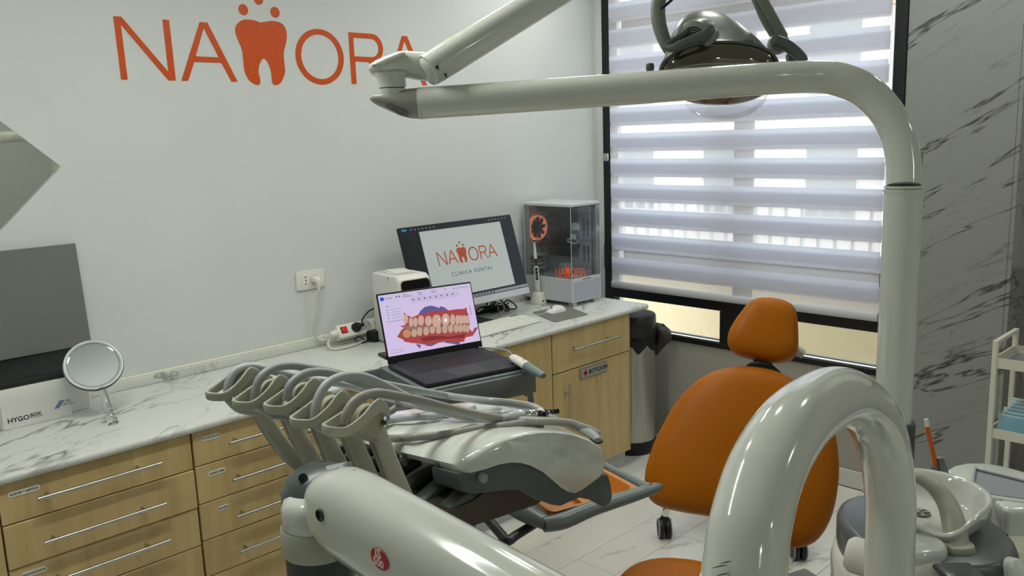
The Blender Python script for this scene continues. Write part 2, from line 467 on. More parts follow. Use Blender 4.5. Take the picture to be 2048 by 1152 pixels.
# ------------------------------------------------------------------ zebra blind
BAND = fabric('blind_band', (232, 233, 240), .56)
SHEER = fabric('blind_sheer', (228, 225, 227), .5, .56)
blind = thing('roller_blind', 'striped grey and sheer roller blind covering the upper window', 'blind', (XW - .035, 2.347, .845))
BX, BY0, BY1, P0, PP = XW - .034, 1.570, 3.124, .886, .1415
for k in range(0, 13):
    cb = P0 + k * PP          # lower edge of a clear gap
    top = min(cb, WZ1)
    if k > 0:
        q = BM(); bx(q, (BX - .001, BY0, cb - .079), (BX, BY1, cb)); part('opaque_band', q, BAND, blind, smooth=0)
        z0 = cb - PP + .041
        q = BM(); bx(q, (BX + .010, BY0, z0), (BX + .011, BY1, z0 + .079)); part('opaque_band', q, BAND, blind, smooth=0)
        q = BM(); bx(q, (BX - .0008, BY0, cb - PP), (BX - .0003, BY1, cb - .079)); part('sheer_band', q, SHEER, blind, smooth=0)
q = BM(); tube(q, [V((BX, BY0, .866)), V((BX, BY1, .866))], .021, 12, 1, .45, up=(1, 0, 0)); part('bottom_bar', q, mat('blind_bar', (196, 197, 202), .5), blind)
q = BM(); bx(q, (BX - .04, BY0 - .02, 2.5), (BX + .04, BY1 + .02, 2.59), .01); part('cassette', q, WHITEP, blind)
bc = thing('bead_chain', 'two strands of grey bead chain hanging beside the striped blind', 'chain', (BX - .01, 1.551, .95))
for s in (-1, 1):
    q = BM()
    for i in range(240):
        zz = .98 + i * .0065
        bmesh.ops.create_icosphere(q, subdivisions=1, radius=.0023, matrix=Matrix.Translation((BX - .012, 1.552 + s * .006, zz)))
    o = part('bead_strand', q, mat('chain_grey', (120, 122, 124), .4), bc); o['kind'] = 'stuff'
q = BM(); tube(q, [V((BX - .012, 1.546, .985)), V((BX - .012, 1.552, .966)), V((BX - .012, 1.558, .985))], .0024, 6, 4); part('chain_loop', q, MATS['chain_grey'], bc)

# ------------------------------------------------------------------ ceiling lights
LED = mat('led_diffuser', (255, 255, 255), .5, emit=(.985, 1, .93), es=LAMP)
spots = [(1.75, 2.1), (2.7, 2.45), (3.3, 2.8), (2.4, 1.4), (3.35, 1.5), (3.3, .6), (.3, -1.8), (1.8, -1.85), (3.2, -1.0)]
for i, (x, y) in enumerate(spots):
    t = thing('downlight', 'round recessed ceiling downlight, out of the frame', 'ceiling light', (x, y, ZT), 'recessed ceiling downlights')
    q = BM(); lathe(q, (x, y, ZT - .012), [(.095, .012), (.095, 0), (.075, 0), (.075, .008)], cap=False); part('ring', q, WHITEP, t)
    q = BM(); lathe(q, (x, y, ZT - .009), [(.001, 0), (.075, 0)], cap=False); part('diffuser', q, LED, t)
for x, y in ((.7, 1.85),):
    t = thing('linear_light', 'long ceiling light bar, out of the frame', 'ceiling light', (x, y, ZT), 'linear ceiling lights')
    q = BM(); bx(q, (x - .6, y - .05, ZT - .03), (x + .6, y + .05, ZT), .004); part('housing', q, WHITEP, t)
    q = BM(); bx(q, (x - .58, y - .035, ZT - .034), (x + .58, y + .035, ZT - .0305)); part('diffuser', q, LED, t, smooth=0)
# ================================================================== worktop and cabinets
CY = 2.645                       # cabinet fronts
q = BM()
prof = [(YW - .004, ZC), (2.640, ZC), (2.630, ZC - .004), (2.627, ZC - .012), (2.630, ZC - .024), (2.638, ZC - .028), (YW - .004, ZC - .028)]
rings(q, [[V((x, y, z)) for y, z in prof] for x in (-.9, 3.548)])
ctop = part('worktop', q, COUNTER, smooth=50)
tag(ctop, 'long white marble-look worktop with rounded front edge along the lettered wall', 'worktop')
q = BM(); bx(q, (-.9, YW - .02, ZC), (3.548, YW - .002, ZC + .036), .004); part('upstand', q, COUNTER, ctop)
q = BM(); tube(q, [V((-.9, YW - .006, ZC + .039)), V((3.548, YW - .006, ZC + .039))], .006, 8, 1); part('sealant_bead', q, mat('silicone_bead', (224, 222, 206), .5), ctop)
q = BM(); bx(q, (3.546, 2.632, ZC - .027), (3.551, YW - .004, ZC - .001), .001, 1); part('edge_strip', q, mat('edge_band', (150, 152, 150), .4), ctop)

def pull(name, p0, p1, parent, off=V((0, -1, 0)), posts=(.09, .82)):
    """round bar handle with two posts; p0, p1 on the bar's axis"""
    q = BM(); p0, p1 = V(p0), V(p1)
    tube(q, [p0, p1], .0062, 12, 1)
    for t in posts:
        c = p0.lerp(p1, t); tube(q, [c, c - off * .034], .0048, 10, 1)
    return part(name, q, STEEL, parent)
def sticker(s, x0, z0, w, h, parent, size=None):
    q = BM(); slab(q, rrect((x0 + w / 2, CY - .0012, z0 + h / 2), (w / 2, 0, 0), (0, 0, h / 2), h * .42), (0, .0012, 0))
    t = text(s, size or h * .62, (x0 + w / 2, CY - .0016, z0 + h * .3), X, Z, .0002, 'CENTER', .012)
    xs = [v.co.x for v in t.verts]; k = (w * .9) / (max(xs) - min(xs))
    for v in t.verts: v.co.x = x0 + w / 2 + (v.co.x - x0 - w / 2) * k
    return part('name_label', [(q, WHITEP), (t, TEXTK)], None, parent, smooth=0)
def front(name, x0, x1, z0, z1, parent, y=CY, th=.018):
    q = BM(); bx(q, (x0 + .0016, y, z0 + .0016), (x1 - .0016, y + th, z1 - .0016), .0016, 1)
    return part(name, q, MAPLE, parent, smooth=0)
def cabinet(lab, x0, x1, kick=True):
    t = thing('base_cabinet', lab, 'cabinet', ((x0 + x1) / 2, (CY + YW) / 2, 0))
    q = BM(); bx(q, (x0 + .001, CY + .022, .092), (x1 - .001, YW - .012, ZC - .0285)); part('carcass', q, mat('carcass_board', (96, 76, 48), .6), t, smooth=0)
    q = BM(); bx(q, (x0 + .0012, CY + .035, 0), (x1 - .0012, CY + .05, .091)); part('toe_kick', q, mat('toe_kick_white', (188, 190, 192), .4), t, smooth=0)
    return t
# 0: mostly outside the frame on the left
c = cabinet('maple cabinet at the far end, cut by the edge of the photo', -.05, .53)
front('door', -.05, .53, .095, .828, c)
# 1: wide drawers
c = cabinet('wide maple cabinet with three long-handled drawers under the dark-lidded white box', .53, 1.094)
zs = [.828, .705, .571, .437, .095]
labs = [('GUANTES Y ANESTESIAS', .557, .784, .084, .0165), None, ('ENDODONCIA', .562, .535, .066, .0165), None]
for i in range(4):
    d = front('drawer', .531, 1.0925, zs[i + 1], zs[i], c, CY - (.004 if i == 1 else 0))
    zc = (.769, .633, .508, .33)[i]
    pull('bar_handle', (.622, CY - .034, zc), (.979, CY - .034, zc), d)
    if labs[i]: sticker(*labs[i], d)
# 2: five drawers
c = cabinet('maple cabinet with five shallow labelled drawers beside the widest drawers', 1.095, 1.672)
zs = [.828, .709, .577, .447, .316, .095]
labs = [('KIT EXPLORACION', 1.128, .789, .064, .0165), ('TARTRECTOMIA', 1.138, .664, .06, .0165), ('FORCEPS', 1.160, .534, .036, .0155), None, None]
for i in range(5):
    d = front('drawer', 1.0965, 1.670, zs[i + 1], zs[i], c)
    zc = (.769, .638, .506, .378, .22)[i]
    pull('bar_handle', (1.207, CY - .034, zc), (1.56, CY - .034, zc), d)
    if labs[i]: sticker(*labs[i], d)
# 3: plain doors behind the laptop tray
c = cabinet('maple cabinet with plain doors behind the laptop tray', 1.673, 2.824)
d = front('door', 1.675, 2.248, .095, .828, c); pull('bar_handle', (2.20, CY - .034, .42), (2.20, CY - .034, .74), d)
d = front('door', 2.250, 2.822, .095, .828, c); pull('bar_handle', (2.30, CY - .034, .42), (2.30, CY - .034, .74), d)
# 4: drawer over a door with the first-aid plaque
c = cabinet('maple cabinet with one drawer over a first-aid door, beside the waste bin', 2.825, 3.407)
d = front('drawer', 2.8265, 3.4055, .632, .828, c); pull('bar_handle', (2.938, CY - .034, .737), (3.292, CY - .034, .737), d)
d = front('door', 2.8265, 3.4055, .095, .630, c)
pull('bar_handle', (2.905, CY - .034, .31), (2.905, CY - .034, .575), d)
q = BM(); bx(q, (3.015, CY - .006, .5655), (3.217, CY, .622), .003, 2)
q2 = BM(); bx(q2, (3.021, CY - .0068, .571), (3.078, CY - .0055, .6165)); bx(q2, (3.083, CY - .0068, .571), (3.211, CY - .0055, .6165))
q3 = BM(); bx(q3, (3.0445, CY - .0078, .576), (3.0555, CY - .0066, .612)); bx(q3, (3.033, CY - .0078, .589), (3.067, CY - .0066, .599))
q4 = text('BOTIQUIN', .030, (3.147, CY - .0074, .5845), X, Z, .0003, 'CENTER', .012)
part('first_aid_plaque', [(q, mat('plaque_rim', (120, 124, 118), .4)), (q2, mat('plaque_face', (150, 154, 148), .4)), (q3, mat('red_cross', (188, 30, 46), .5)), (q4, TEXTK)], None, d, 'grey plaque with red cross reading BOTIQUIN', smooth=0)
q = BM(); bx(q, (3.4075, CY + .001, .092), (3.4125, YW - .012, ZC - .0285), .001, 1); part('end_panel', q, MAPLE, c, smooth=0)

# ================================================================== clinic lettering on the wall
L_N = [[(0, 1), (.125, 1), (.812, .14), (.804, 1), (.914, 1), (.926, 0), (.80, 0), (.104, .877), (.117, 0), (.014, 0)]]
L_A = [[(1.025, 0), (1.453, 1), (1.591, 1), (2.065, 0), (1.948, 0), (1.785, .323), (1.286, .323), (1.144, 0)], [(1.321, .418), (1.515, .906), (1.746, .416)]]
L_T = [cr([(2.61, 1.063), (2.463, 1.099), (2.27, 1.086), (2.136, .991), (2.106, .859), (2.15, .711), (2.205, .562), (2.212, .372), (2.22, .181), (2.296, .029), (2.418, -.046), (2.49, -.04), (2.513, .033), (2.493, .188), (2.53, .33), (2.622, .428), (2.712, .331), (2.752, .156), (2.755, .0), (2.815, -.05), (2.93, .0), (3.033, .182), (3.036, .36), (3.045, .558), (3.103, .718), (3.137, .896), (3.095, 1.031), (2.987, 1.095), (2.82, 1.104), (2.61, 1.063)], 4)[:-1]]
def ring2(cx, cy, a, b, n=40, tilt=0): return [(cx + a * math.cos(2 * PI * k / n), cy + b * math.sin(2 * PI * k / n)) for k in range(n)]
L_O = [ring2(3.827, .5, .538, .523), ring2(3.827, .5, .418, .42)]
L_R = [[(4.516, 1), (5.03, 1)] + [(5.06 + .275 * math.sin(t), .72 + .28 * math.cos(t)) for t in [PI * k / 14 for k in range(1, 14)]] + [(5.06, .44), (5.35, 0), (5.235, 0), (4.96, .44), (4.632, .442), (4.632, 0), (4.516, 0)],
       [(4.622, .902), (5.03, .902)] + [(5.05 + .175 * math.sin(t), .721 + .181 * math.cos(t)) for t in [PI * k / 12 for k in range(1, 12)]] + [(5.03, .54), (4.622, .54)]]
L_B = [[(x + 4.405 - .0, y) for x, y in p] for p in L_A]      # last A
L_B = [[(x - .02, y) for x, y in p] for p in L_B]
DOTS = [(2.296, 1.266), (2.614, 1.473), (2.928, 1.266)]
LOGO_W, LOGO_H = 6.46, 1.6
def logo_shapes():
    out = [('letter', L_N), ('letter', L_A), ('tooth', L_T), ('letter', L_O), ('letter', L_R), ('letter', L_B)]
    return out + [('dot', [ring2(x, y, .092, .097, 20)]) for x, y in DOTS]
def logo_bm(o, ex, ey, ext=.0004):
    q = BM()
    for _, p in logo_shapes(): put(q, shape2d(p, o, ex, ey, ext))
    return q
lg = thing('wall_lettering', 'large orange clinic name with a tooth in its middle, stuck on the white wall', 'sign', (1.94, YW, 1.99))
for n, p in logo_shapes():
    part(n, shape2d(p, (1.224, YW - .0011, 1.9935), (.2205, 0, 0), (0, 0, .2205), .001), LOGO, lg, smooth=0)

# ------------------------------------------------------------------ mirror
MIRROR = mat('mirror_silver', (222, 226, 216), .02, 1)
c0 = V((.775, YW - .008, 1.690)); hw = .211
q = BM(); slab(q, [c0 + V((hw, 0, .006)), c0 + V((.0, 0, .203)), c0 + V((-hw, 0, 0)), c0 + V((0, 0, -.194))], (0, .006, 0), .0015, 1)
tag(part('wall_mirror', q, MIRROR, smooth=0), 'square frameless mirror hung on its corner on the wall', 'mirror')

# ------------------------------------------------------------------ socket
t = thing('wall_socket', 'white wall socket plate with a plug in it above the worktop', 'socket', (1.936, YW, 1.11))
q = BM(); slab(q, rrect((1.936, YW, 1.157), (.0715, 0, 0), (0, 0, .0415), .008), (0, -.009, 0), .003, 2); part('plate', q, WHITEP, t)
q = BM(); bx(q, (1.898, YW - .0105, 1.131), (1.920, YW - .008, 1.184), .001, 1); part('socket_insert', q, mat('insert_white', (232, 231, 226), .4), t)
q = BM()
for z in (1.142, 1.157, 1.172): tube(q, [V((1.909, YW - .0112, z)), V((1.909, YW - .009, z))], .0035, 10, 1)
part('socket_holes', q, BLACK, t)
q = BM(); lathe(q, (1.950, YW - .0085, 1.157), [(.0235, 0), (.0235, .002), (.021, .002), (.021, .0005)], (0, -1, 0), cap=False); part('socket_ring', q, MATS['insert_white'], t)

# ------------------------------------------------------------------ power strip
a0, a1 = V((1.995, 3.168, .864)), V((2.36, 3.166, .864))
ez_ = V((0, .50, .866)); ey_ = V((0, -.866, .50))      # face tilted up, leaning on the upstand
t = thing('power_strip', 'white power strip with red switch leaning on the upstand beside the white device', 'power strip', (2.17, 3.19, ZC))
ex_ = V((1, 0, 0))
o_ = V((1.995, 3.166, ZC + .022))
q = BM(); obx(q, o_, ex_, ez_, ey_, (0, 0, -.0), (.365, .062, .04), .006, 2)
tube(q, [o_ + ez_ * .031 + ey_ * .02 + V((-.03, 0, 0)), o_ + ez_ * .031 + ey_ * .02 + V((.002, 0, 0))], [.011, .02], 14, 1); part('body', q, WHITEP, t)
q = BM(); obx(q, o_, ex_, ez_, ey_, (.016, .018, .038), (.05, .05, .042), .002, 1); part('switch_rim', q, BLACK, t)
q = BM(); obx(q, o_, ex_, ez_, ey_, (.02, .021, .04), (.046, .047, .0465), .003, 2); part('rocker_switch', q, mat('red_rocker', (190, 20, 28), .25, emit=(190, 20, 28), es=.35), t)
for i, x in enumerate((.093, .155, .217, .279, .335)):
    q = BM(); c_ = o_ + ex_ * x + ez_ * .033 + ey_ * .0402
    lathe(q, c_, [(.024, 0), (.024, .0012), (.021, .0012), (.020, .0002), (.001, .0002)], ey_, 24, cap=False)
    h = BM()
    for s in (-1, 1): tube(h, [c_ + ex_ * s * .0085 + ez_ * s * .004, c_ + ex_ * s * .0085 + ez_ * s * .004 + ey_ * .001], .0028, 8, 1)
    part('socket', [(q, mat('socket_grey', (176, 176, 168), .45)), (h, BLACK)], None, t)
# its cord and plug at the wall
pc = V((1.950, YW - .0105, 1.157))
q = BM(); tube(q, [pc, pc + V((0, -.018, 0)), pc + V((0, -.032, -.004)), pc + V((0, -.036, -.022)), pc + V((0, -.034, -.05))], [.017, .0165, .014, .0095, .006], 14); part('wall_plug', q, WHITEP, t)
q = BM(); P1 = pc + V((0, -.034, -.046))
tube(q, [P1, V((1.944, 3.212, 1.05)), V((1.925, 3.215, .985)), V((1.915, 3.215, .93)), V((1.935, 3.21, .893)), V((1.972, 3.20, .884))], .0058, 10); part('cord', q, mat('cord_cream', (204, 202, 186), .45), t)
q = BM(); tube(q, [V((1.972, 3.17, .896)), V((1.945, 3.155, .882)), V((1.94, 3.12, .8635)), V((1.985, 3.095, .8635)), V((2.05, 3.105, .8635)), V((2.13, 3.14, .8635)), V((2.19, 3.16, .8635))], .0056, 10); part('second_cord', q, MATS['cord_cream'], t)
t = thing('black_plug', 'black plug with a black cord in the power strip', 'plug', V(o_ + ex_ * .093 + ez_ * .033 + ey_ * .042))
q = BM(); c_ = o_ + ex_ * .093 + ez_ * .033 + ey_ * .0405
lathe(q, c_, [(.0215, 0), (.0205, .016), (.013, .03), (.009, .034)], ey_, 20); tube(q, [c_ + ey_ * .02, c_ + ey_ * .024 + ex_ * .012, c_ + ey_ * .024 + ex_ * .03], [.012, .01, .006], 10); part('plug_body', q, BLACK, t)
q = BM(); tube(q, [c_ + ey_ * .024 + ex_ * .026, V((2.13, 3.155, .955)), V((2.18, 3.17, .985)), V((2.25, 3.19, .99))], .0035, 8); part('cord', q, BLACK, t)
t = thing('power_adapter', 'black power adapter block lying behind the white device', 'adapter', (2.19, 3.13, ZC))
q = BM(); bx(q, (2.135, 3.095, ZC + .0005), (2.235, 3.15, ZC + .05), .008, 2, (.3, 'Z')); part('block', q, BLACK, t)
q = BM(); tube(q, [V((2.137, 3.11, .866)), V((2.09, 3.12, .862)), V((2.075, 3.14, .875)), V((2.10, 3.145, .885)), V((2.12, 3.13, .865))], .003, 8); part('cord', q, BLACK, t)

# ------------------------------------------------------------------ white box-shaped device with a dark screen
t = thing('desktop_device', 'tall white desktop device with a slanted dark screen behind the laptop', 'device', (2.235, 3.0, ZC))
dx = V((.995, -.0995, 0)); dy = V((.0995, .995, 0)); o = V((2.142, 2.86, ZC + .002))
side = [(.0, 0), (.262, 0), (.262, .312), (.06, .312), (.035, .300), (0.0, .10)]
b = bmesh.new()
q = BM(); slab(q, [o + dy * y + Z * z for y, z in side], dx * .166, .014, 3); part('body', q, mat('device_white', (222, 221, 216), .3), t)
n_ = V((0, 0, 0)); pA, pB = o + dy * .035 + Z * .300, o + Z * .10
ev = (pA - pB).normalized(); nn = dx.cross(ev).normalized()
cc = (pA + pB) / 2 + dx * .083
nn = nn if nn.dot(FWD) < 0 else -nn
q = BM(); slab(q, rrect(cc - nn * .001, dx * .076, ev * .096, .02), nn * .004, .001, 1); part('screen_bezel', q, mat('champagne_rim', (206, 196, 170), .3, .4), t)
q = BM(); slab(q, rrect(cc + nn * .002, dx * .072, ev * .092, .018), nn * .003, .001, 1); part('screen', q, mat('black_glass', (9, 12, 15), .08), t)
sp_ = o + dy * .115 + Z * .282 - dx * .0004
q = text('T', .028, sp_ - Z * .0, -dy, Z, .0002, 'CENTER'); q2 = text('aidite', .012, sp_ - dy * .012 + Z * .010, -dy, Z, .0002)
q2.free()
part('maker_mark', q, mat('red_brown_print', (150, 90, 78), .5), t, smooth=0)
pp = thing('note_paper', 'folded white paper lying on top of the white device', 'paper', o + dy * .15 + dx * .08 + Z * .315)
q = BM(); slab(q, [o + dy * a + dx * b + Z * .3135 for a, b in ((.09, .02), (.225, .03), (.215, .14), (.085, .125))], (0, 0, .0015))
slab(q, [o + dy * a + dx * b + Z * .3165 for a, b in ((.10, .035), (.23, .05), (.22, .145), (.095, .115))], (0, 0, .0012)); part('sheet', q, PAPER, pp, smooth=0)
# ================================================================== disinfection box with raised lid
t = thing('instrument_box', 'white lidded disinfection box with its dark grey lid raised against the wall', 'box', (.80, 3.15, ZC))
def hy(px, py): return on(px, py, 'y', 3.065)
q = BM()
base = [(.655, 3.072), (.662, 3.065), (.868, 3.065), (.874, 3.072), (.882, 3.098), (.894, 3.106), (.942, 3.106), (.950, 3.115), (.950, 3.222), (.655, 3.222)]
ring_lo = [V((x, y, ZC + .002)) for x, y in base]
def scaled(s, z): 
    c = V((.80, 3.15, 0)); return [V((c.x + (v.x - c.x) * s, c.y + (v.y - c.y) * s, z)) for v in ring_lo]
rings(q, [scaled(.985, ZC + .001), scaled(1.0, ZC + .008), scaled(1.0, ZC + .098), scaled(1.012, ZC + .102), scaled(1.012, ZC + .128), scaled(1.0, ZC + .134)]); part('tub', q, mat('box_white', (226, 226, 220), .3), t)
q = BM(); bx(q, (.658, 3.075, ZC + .1335), (.945, 3.222, ZC + .152), .004)
q3 = BM(); slab(q3, [V((.655, 3.115, ZC + .150)), V((.952, 3.115, ZC + .150)), V((.975, 3.20, ZC + .212)), V((.655, 3.20, ZC + .205))], (0, .018, -.01), .003, 1)
part('inner_rim', [(q, mat('box_dark', (26, 28, 28), .5)), (q3, MATS['box_dark'])], None, t)
q = BM(); slab(q, [V((.50, 3.190, ZC + .205)), V((.9985, 3.190, ZC + .205)), V((.9985, 3.228, 1.424)), V((.50, 3.228, 1.424))], (0, .006, 0), .002, 1)
part('lid', q, mat('smoke_grey_acrylic', (112, 115, 110), .3), t, smooth=0)
ty = 3.0648
def onbox(px, py): return on(px, py, 'y', ty)
p0, p1 = onbox(15, 845), onbox(53, 832)
part('box_lettering', text('HYGO', .0225, (p0.x, ty, ZC + .022), X, Z, .0003, bold=.02), TEXTK, t, smooth=0)
q = text('BOX', .0165, (p0.x + .0675, ty, ZC + .0275), X, Z, .0003, bold=.02); bx(q, (p0.x + .0675, ty - .0004, ZC + .0235), (p0.x + .1045, ty + .0002, ZC + .0245))
part('box_lettering', q, TEXTK, t, smooth=0)
px0 = .829
q = BM()
for s, w in ((0, .006), (.008, .004)):
    slab(q, [V((px0 + s - .012, ty, ZC + .036)), V((px0 + s + .000 - .006, ty, ZC + .036)), V((px0 + s + .012, ty, ZC + .060)), V((px0 + s + .009, ty, ZC + .062))], (0, -.0005, 0))
q2 = text('DÜRR', .0105, (px0 + .012, ty, ZC + .0515), X, Z, .0002); put(q2, text('DENTAL', .0105, (px0 + .012, ty, ZC + .041), X, Z, .0002))
part('maker_logo', [(q, mat('logo_blue', (40, 104, 150), .4)), (q2, mat('grey_print', (110, 112, 112), .5))], None, t, smooth=0)

# ------------------------------------------------------------------ round hand mirror with clear handle
t = thing('hand_mirror', 'round hand mirror with grey rim and clear handle leaning against the white box', 'mirror', (.93, 2.85, ZC))
foot = on(227, 846, 'z', ZC + .004)
hd = V((on(187, 731, 'y', 2.985)))
axu = (hd - foot); 
top_ = (EYE - hd).normalized(); nrm_ = (V((0, -.93, .30)) + V((-.12, 0, 0))).normalized()
nrm_ = (nrm_ + top_ * .6).normalized()
nrm_ = (nrm_ - axu.normalized() * nrm_.dot(axu.normalized())).normalized()
q = BM(); lathe(q, hd - nrm_ * .008, [(.078, 0), (.09, .002), (.094, .008), (.092, .014), (.083, .016), (.080, .013), (.001, .013)], nrm_, 48, cap=False)
g_ = BM(); lathe(g_, hd + nrm_ * .004, [(.079, .0012), (.06, -.001), (.03, -.0024), (.001, -.0028)], nrm_, 48, cap=False)
part('rim', q, mat('rim_grey', (110, 122, 122), .25), t)
ri = BM(); lathe(ri, hd + nrm_ * .004, [(.0905, .005), (.0865, .0055), (.0805, .003)], nrm_, 48, cap=False); part('bright_ring', ri, mat('pale_ring', (176, 186, 184), .2), t)
part('mirror_glass', g_, mat('mirror_glass', (225, 226, 228), .03, 1), t)
CLRP = mat('clear_acrylic', (240, 244, 242), .06, trans=1, ior=1.35)
side_ = axu.normalized().cross(nrm_)
q = BM(); u_ = axu.normalized()
P = [foot, foot + u_ * .03, foot + u_ * .05, foot + u_ * (axu.length - .088)]
tube(q, P, [.016, .0165, .014, .0125], 14, 3)
obx(q, foot + u_ * .042, side_, nrm_, u_, (-.026, -.006, 0), (.026, .006, .012), .003, 2)
part('handle', q, CLRP, t)

# ================================================================== monitor
MYB, MYT = 2.95, 3.07
br = on(1057, 585, 'y', MYB); tr = on(1023, 429, 'y', MYT); tl = on(797, 455, 'y', MYT)
mx1 = (br.x + tr.x) / 2; mx0 = tl.x; zb, zt = br.z, (tr.z + tl.z) / 2
up_ = (V((0, MYT, zt)) - V((0, MYB, zb))); mh = up_.length; up_.normalize()
nm = V((1, 0, 0)).cross(up_); mw = mx1 - mx0
mo = V((mx0, MYB, zb))
t = thing('monitor', 'large flat monitor with silver chin showing the clinic logo', 'monitor', ((mx0 + mx1) / 2, 3.1, ZC))
q = BM(); obx(q, mo, X, up_, nm, (0, .0, -.022), (mw, mh, 0), .004, 2); part('casing', q, BLACK, t)
q = BM(); obx(q, mo, X, up_, nm, (0, -.004, -.02), (mw, .030, .0035), .002, 1); part('chin', q, mat('silver_plastic', (200, 203, 205), .3, .3), t)
def scr(name, col, x0, x1, y0, y1, lift, es=.75, par=None):
    q = BM(); obx(q, mo, X, up_, nm, (x0, y0, lift - .0005), (x1, y1, lift))
    return part(name, q, mat('screen_' + name, (10, 10, 12), .25, emit=col, es=es), par or t, smooth=0)
pad = .004
scr('display', (24, 30, 36), pad, mw - pad, .032, mh - .004, .0012)
scr('task_bar', (140, 148, 152), pad, mw - pad, .033, .046, .0018)
px_ = .105; pw_ = mw - .105 - .085
scr('page', (186, 196, 190), px_, px_ + pw_, .056, mh - .030, .0018)
scr('app_tab', (30, 150, 200), .012, .038, mh - .020, mh - .011, .0020)
ls = .375 / LOGO_W
lo_ = mo + X * (px_ + .068) + up_ * (.205) + nm * .002
part('screen_logo', logo_bm(lo_, X * ls, up_ * ls * 1.12, .0002), mat('screen_logo', (10, 6, 4), .4, emit=(170, 74, 44), es=.8), t, smooth=0)
part('screen_lettering', text('CLÍNICA DENTAL', .0255, mo + X * (px_ + .068 + .19) + up_ * .148 + nm * .002, X, up_, .0002, 'CENTER', 0, 1.35), mat('screen_text', (8, 8, 10), .4, emit=(52, 62, 66), es=.8), t, smooth=0)
q = BM()
for i in range(7): obx(q, mo, X, up_, nm, (.06 + i * .022, mh - .019, .0016), (.068 + i * .022, mh - .013, .002))
for i in range(6): obx(q, mo, X, up_, nm, (mw - .16 + i * .022, mh - .019, .0016), (mw - .152 + i * .022, mh - .013, .002))
part('menu_icons', q, mat('screen_icon', (8, 8, 8), .4, emit=(120, 128, 130), es=.7), t, smooth=0)
q = BM()
for i in range(9): obx(q, mo, X, up_, nm, (.30 + i * .02, .0355, .0016), (.309 + i * .02, .0435, .0021))
part('task_icons', q, mat('screen_icon_dark', (8, 8, 8), .4, emit=(50, 60, 70), es=.7), t, smooth=0)
mc = (mx0 + mx1) / 2
q = BM(); bx(q, (mc - .03, 3.05, ZC + .006), (mc + .03, 3.068, 1.16), .004, 1, ); part('stand_column', q, BLACK, t)
q = BM(); bx(q, (mc - .13, 2.975, ZC + .0005), (mc + .13, 3.165, ZC + .008), .003, 1); part('stand_foot', q, mat('stand_dark', (40, 43, 46), .4), t)
q = BM(); bx(q, (mc - .05, 3.035, 1.08), (mc + .05, 3.055, 1.19), .003, 1); part('stand_mount', q, BLACK, t)

# ------------------------------------------------------------------ PC tower
PX0, PX1, PY0, PY1, PZ0, PZ1 = 3.239, 3.474, 2.881, 3.222, .879, 1.392
WPC = mat('pc_white_steel', (196, 202, 206), .35); PCG = thin_glass('pc_tinted_glass', (.77, .80, .81), .09)
PCIN = mat('pc_inside_grey', (186, 188, 194), .5)
t = thing('computer_tower', 'white computer tower with glass sides and a glowing orange fan ring', 'computer', ((PX0 + PX1) / 2, (PY0 + PY1) / 2, ZC))
def pc(name, lo, hi, m, bev=.002, par=None):
    q = BM(); bx(q, lo, hi, bev, 1); return part(name, q, m, par or t, smooth=0)
pc('top_panel', (PX0, PY0, PZ1 - .018), (PX1, PY1, PZ1), WPC, .004)
pc('lower_shroud', (PX0, PY0, PZ0), (PX1, PY1, PZ0 + .125), WPC, .004)
pc('rear_panel', (PX0, PY1 - .012, PZ0 + .125), (PX1, PY1, PZ1 - .018), WPC)
pc('right_panel', (PX1 - .008, PY0, PZ0 + .125), (PX1, PY1 - .012, PZ1 - .018), PCIN)
pc('board_tray', (PX1 - .05, PY0 + .03, PZ0 + .125), (PX1 - .04, PY1 - .012, PZ1 - .018), PCIN)
pc('side_glass', (PX0, PY0 + .004, PZ0 + .127), (PX0 + .004, PY1 - .004, PZ1 - .020), PCG, .0005)
pc('front_glass', (PX0 + .005, PY0, PZ0 + .127), (PX1 - .004, PY0 + .004, PZ1 - .020), PCG, .0005)
pc('rear_pillar', (PX0 + .0045, PY1 - .040, PZ0 + .127), (PX0 + .012, PY1 - .012, PZ1 - .020), WPC)
pc('right_pillar', (PX1 - .030, PY0 + .0045, PZ0 + .127), (PX1 - .009, PY0 + .012, PZ1 - .020), WPC)
pc('glass_edge', (PX0 - .0005, PY0 - .0005, PZ0 + .127), (PX0 + .0045, PY0 + .0038, PZ1 - .020), mat('glass_edge', (170, 190, 190), .2))
pc('mother_board', (PX1 - .056, PY0 + .11, PZ0 + .21), (PX1 - .051, PY1 - .02, PZ1 - .03), BLACK)
pc('graphics_card', (PX0 + .075, PY0 + .09, PZ0 + .268), (PX1 - .058, PY1 - .02, PZ0 + .285), BLACK)
pc('cooler', (PX0 + .10, PY0 + .15, PZ0 + .335), (PX1 - .058, PY0 + .25, PZ1 - .05), BLACK)
pc('radiator', (PX0 + .09, PY1 - .17, PZ1 - .055), (PX1 - .06, PY1 - .02, PZ1 - .02), BLACK)
for i in range(4): pc('expansion_cover', (PX0 + .02, PY1 - .062 - .0005, PZ0 + .15 + i * .024), (PX0 + .10, PY1 - .013, PZ0 + .162 + i * .024), mat('slot_white', (205, 208, 212), .4), .001)
for i in range(2):
    for k in range(2):
        pc('cable_slot', (PX1 - .0515, PY0 + .035 + k * .028, PZ0 + .19 + i * .14), (PX1 - .0505 - .0, PY0 + .052 + k * .028, PZ0 + .28 + i * .14), mat('slot_dark', (78, 84, 92), .5), 0)
for i in range(3):
    for k in range(3):
        q = BM(); bx(q, (PX1 - .0515, PY0 + .036 + k * .02, PZ0 + .155 + i * .145), (PX1 - .0505, PY0 + .040 + k * .02, PZ0 + .17 + i * .145)); part('vent_slit', q, MATS['slot_dark'], t, smooth=0)
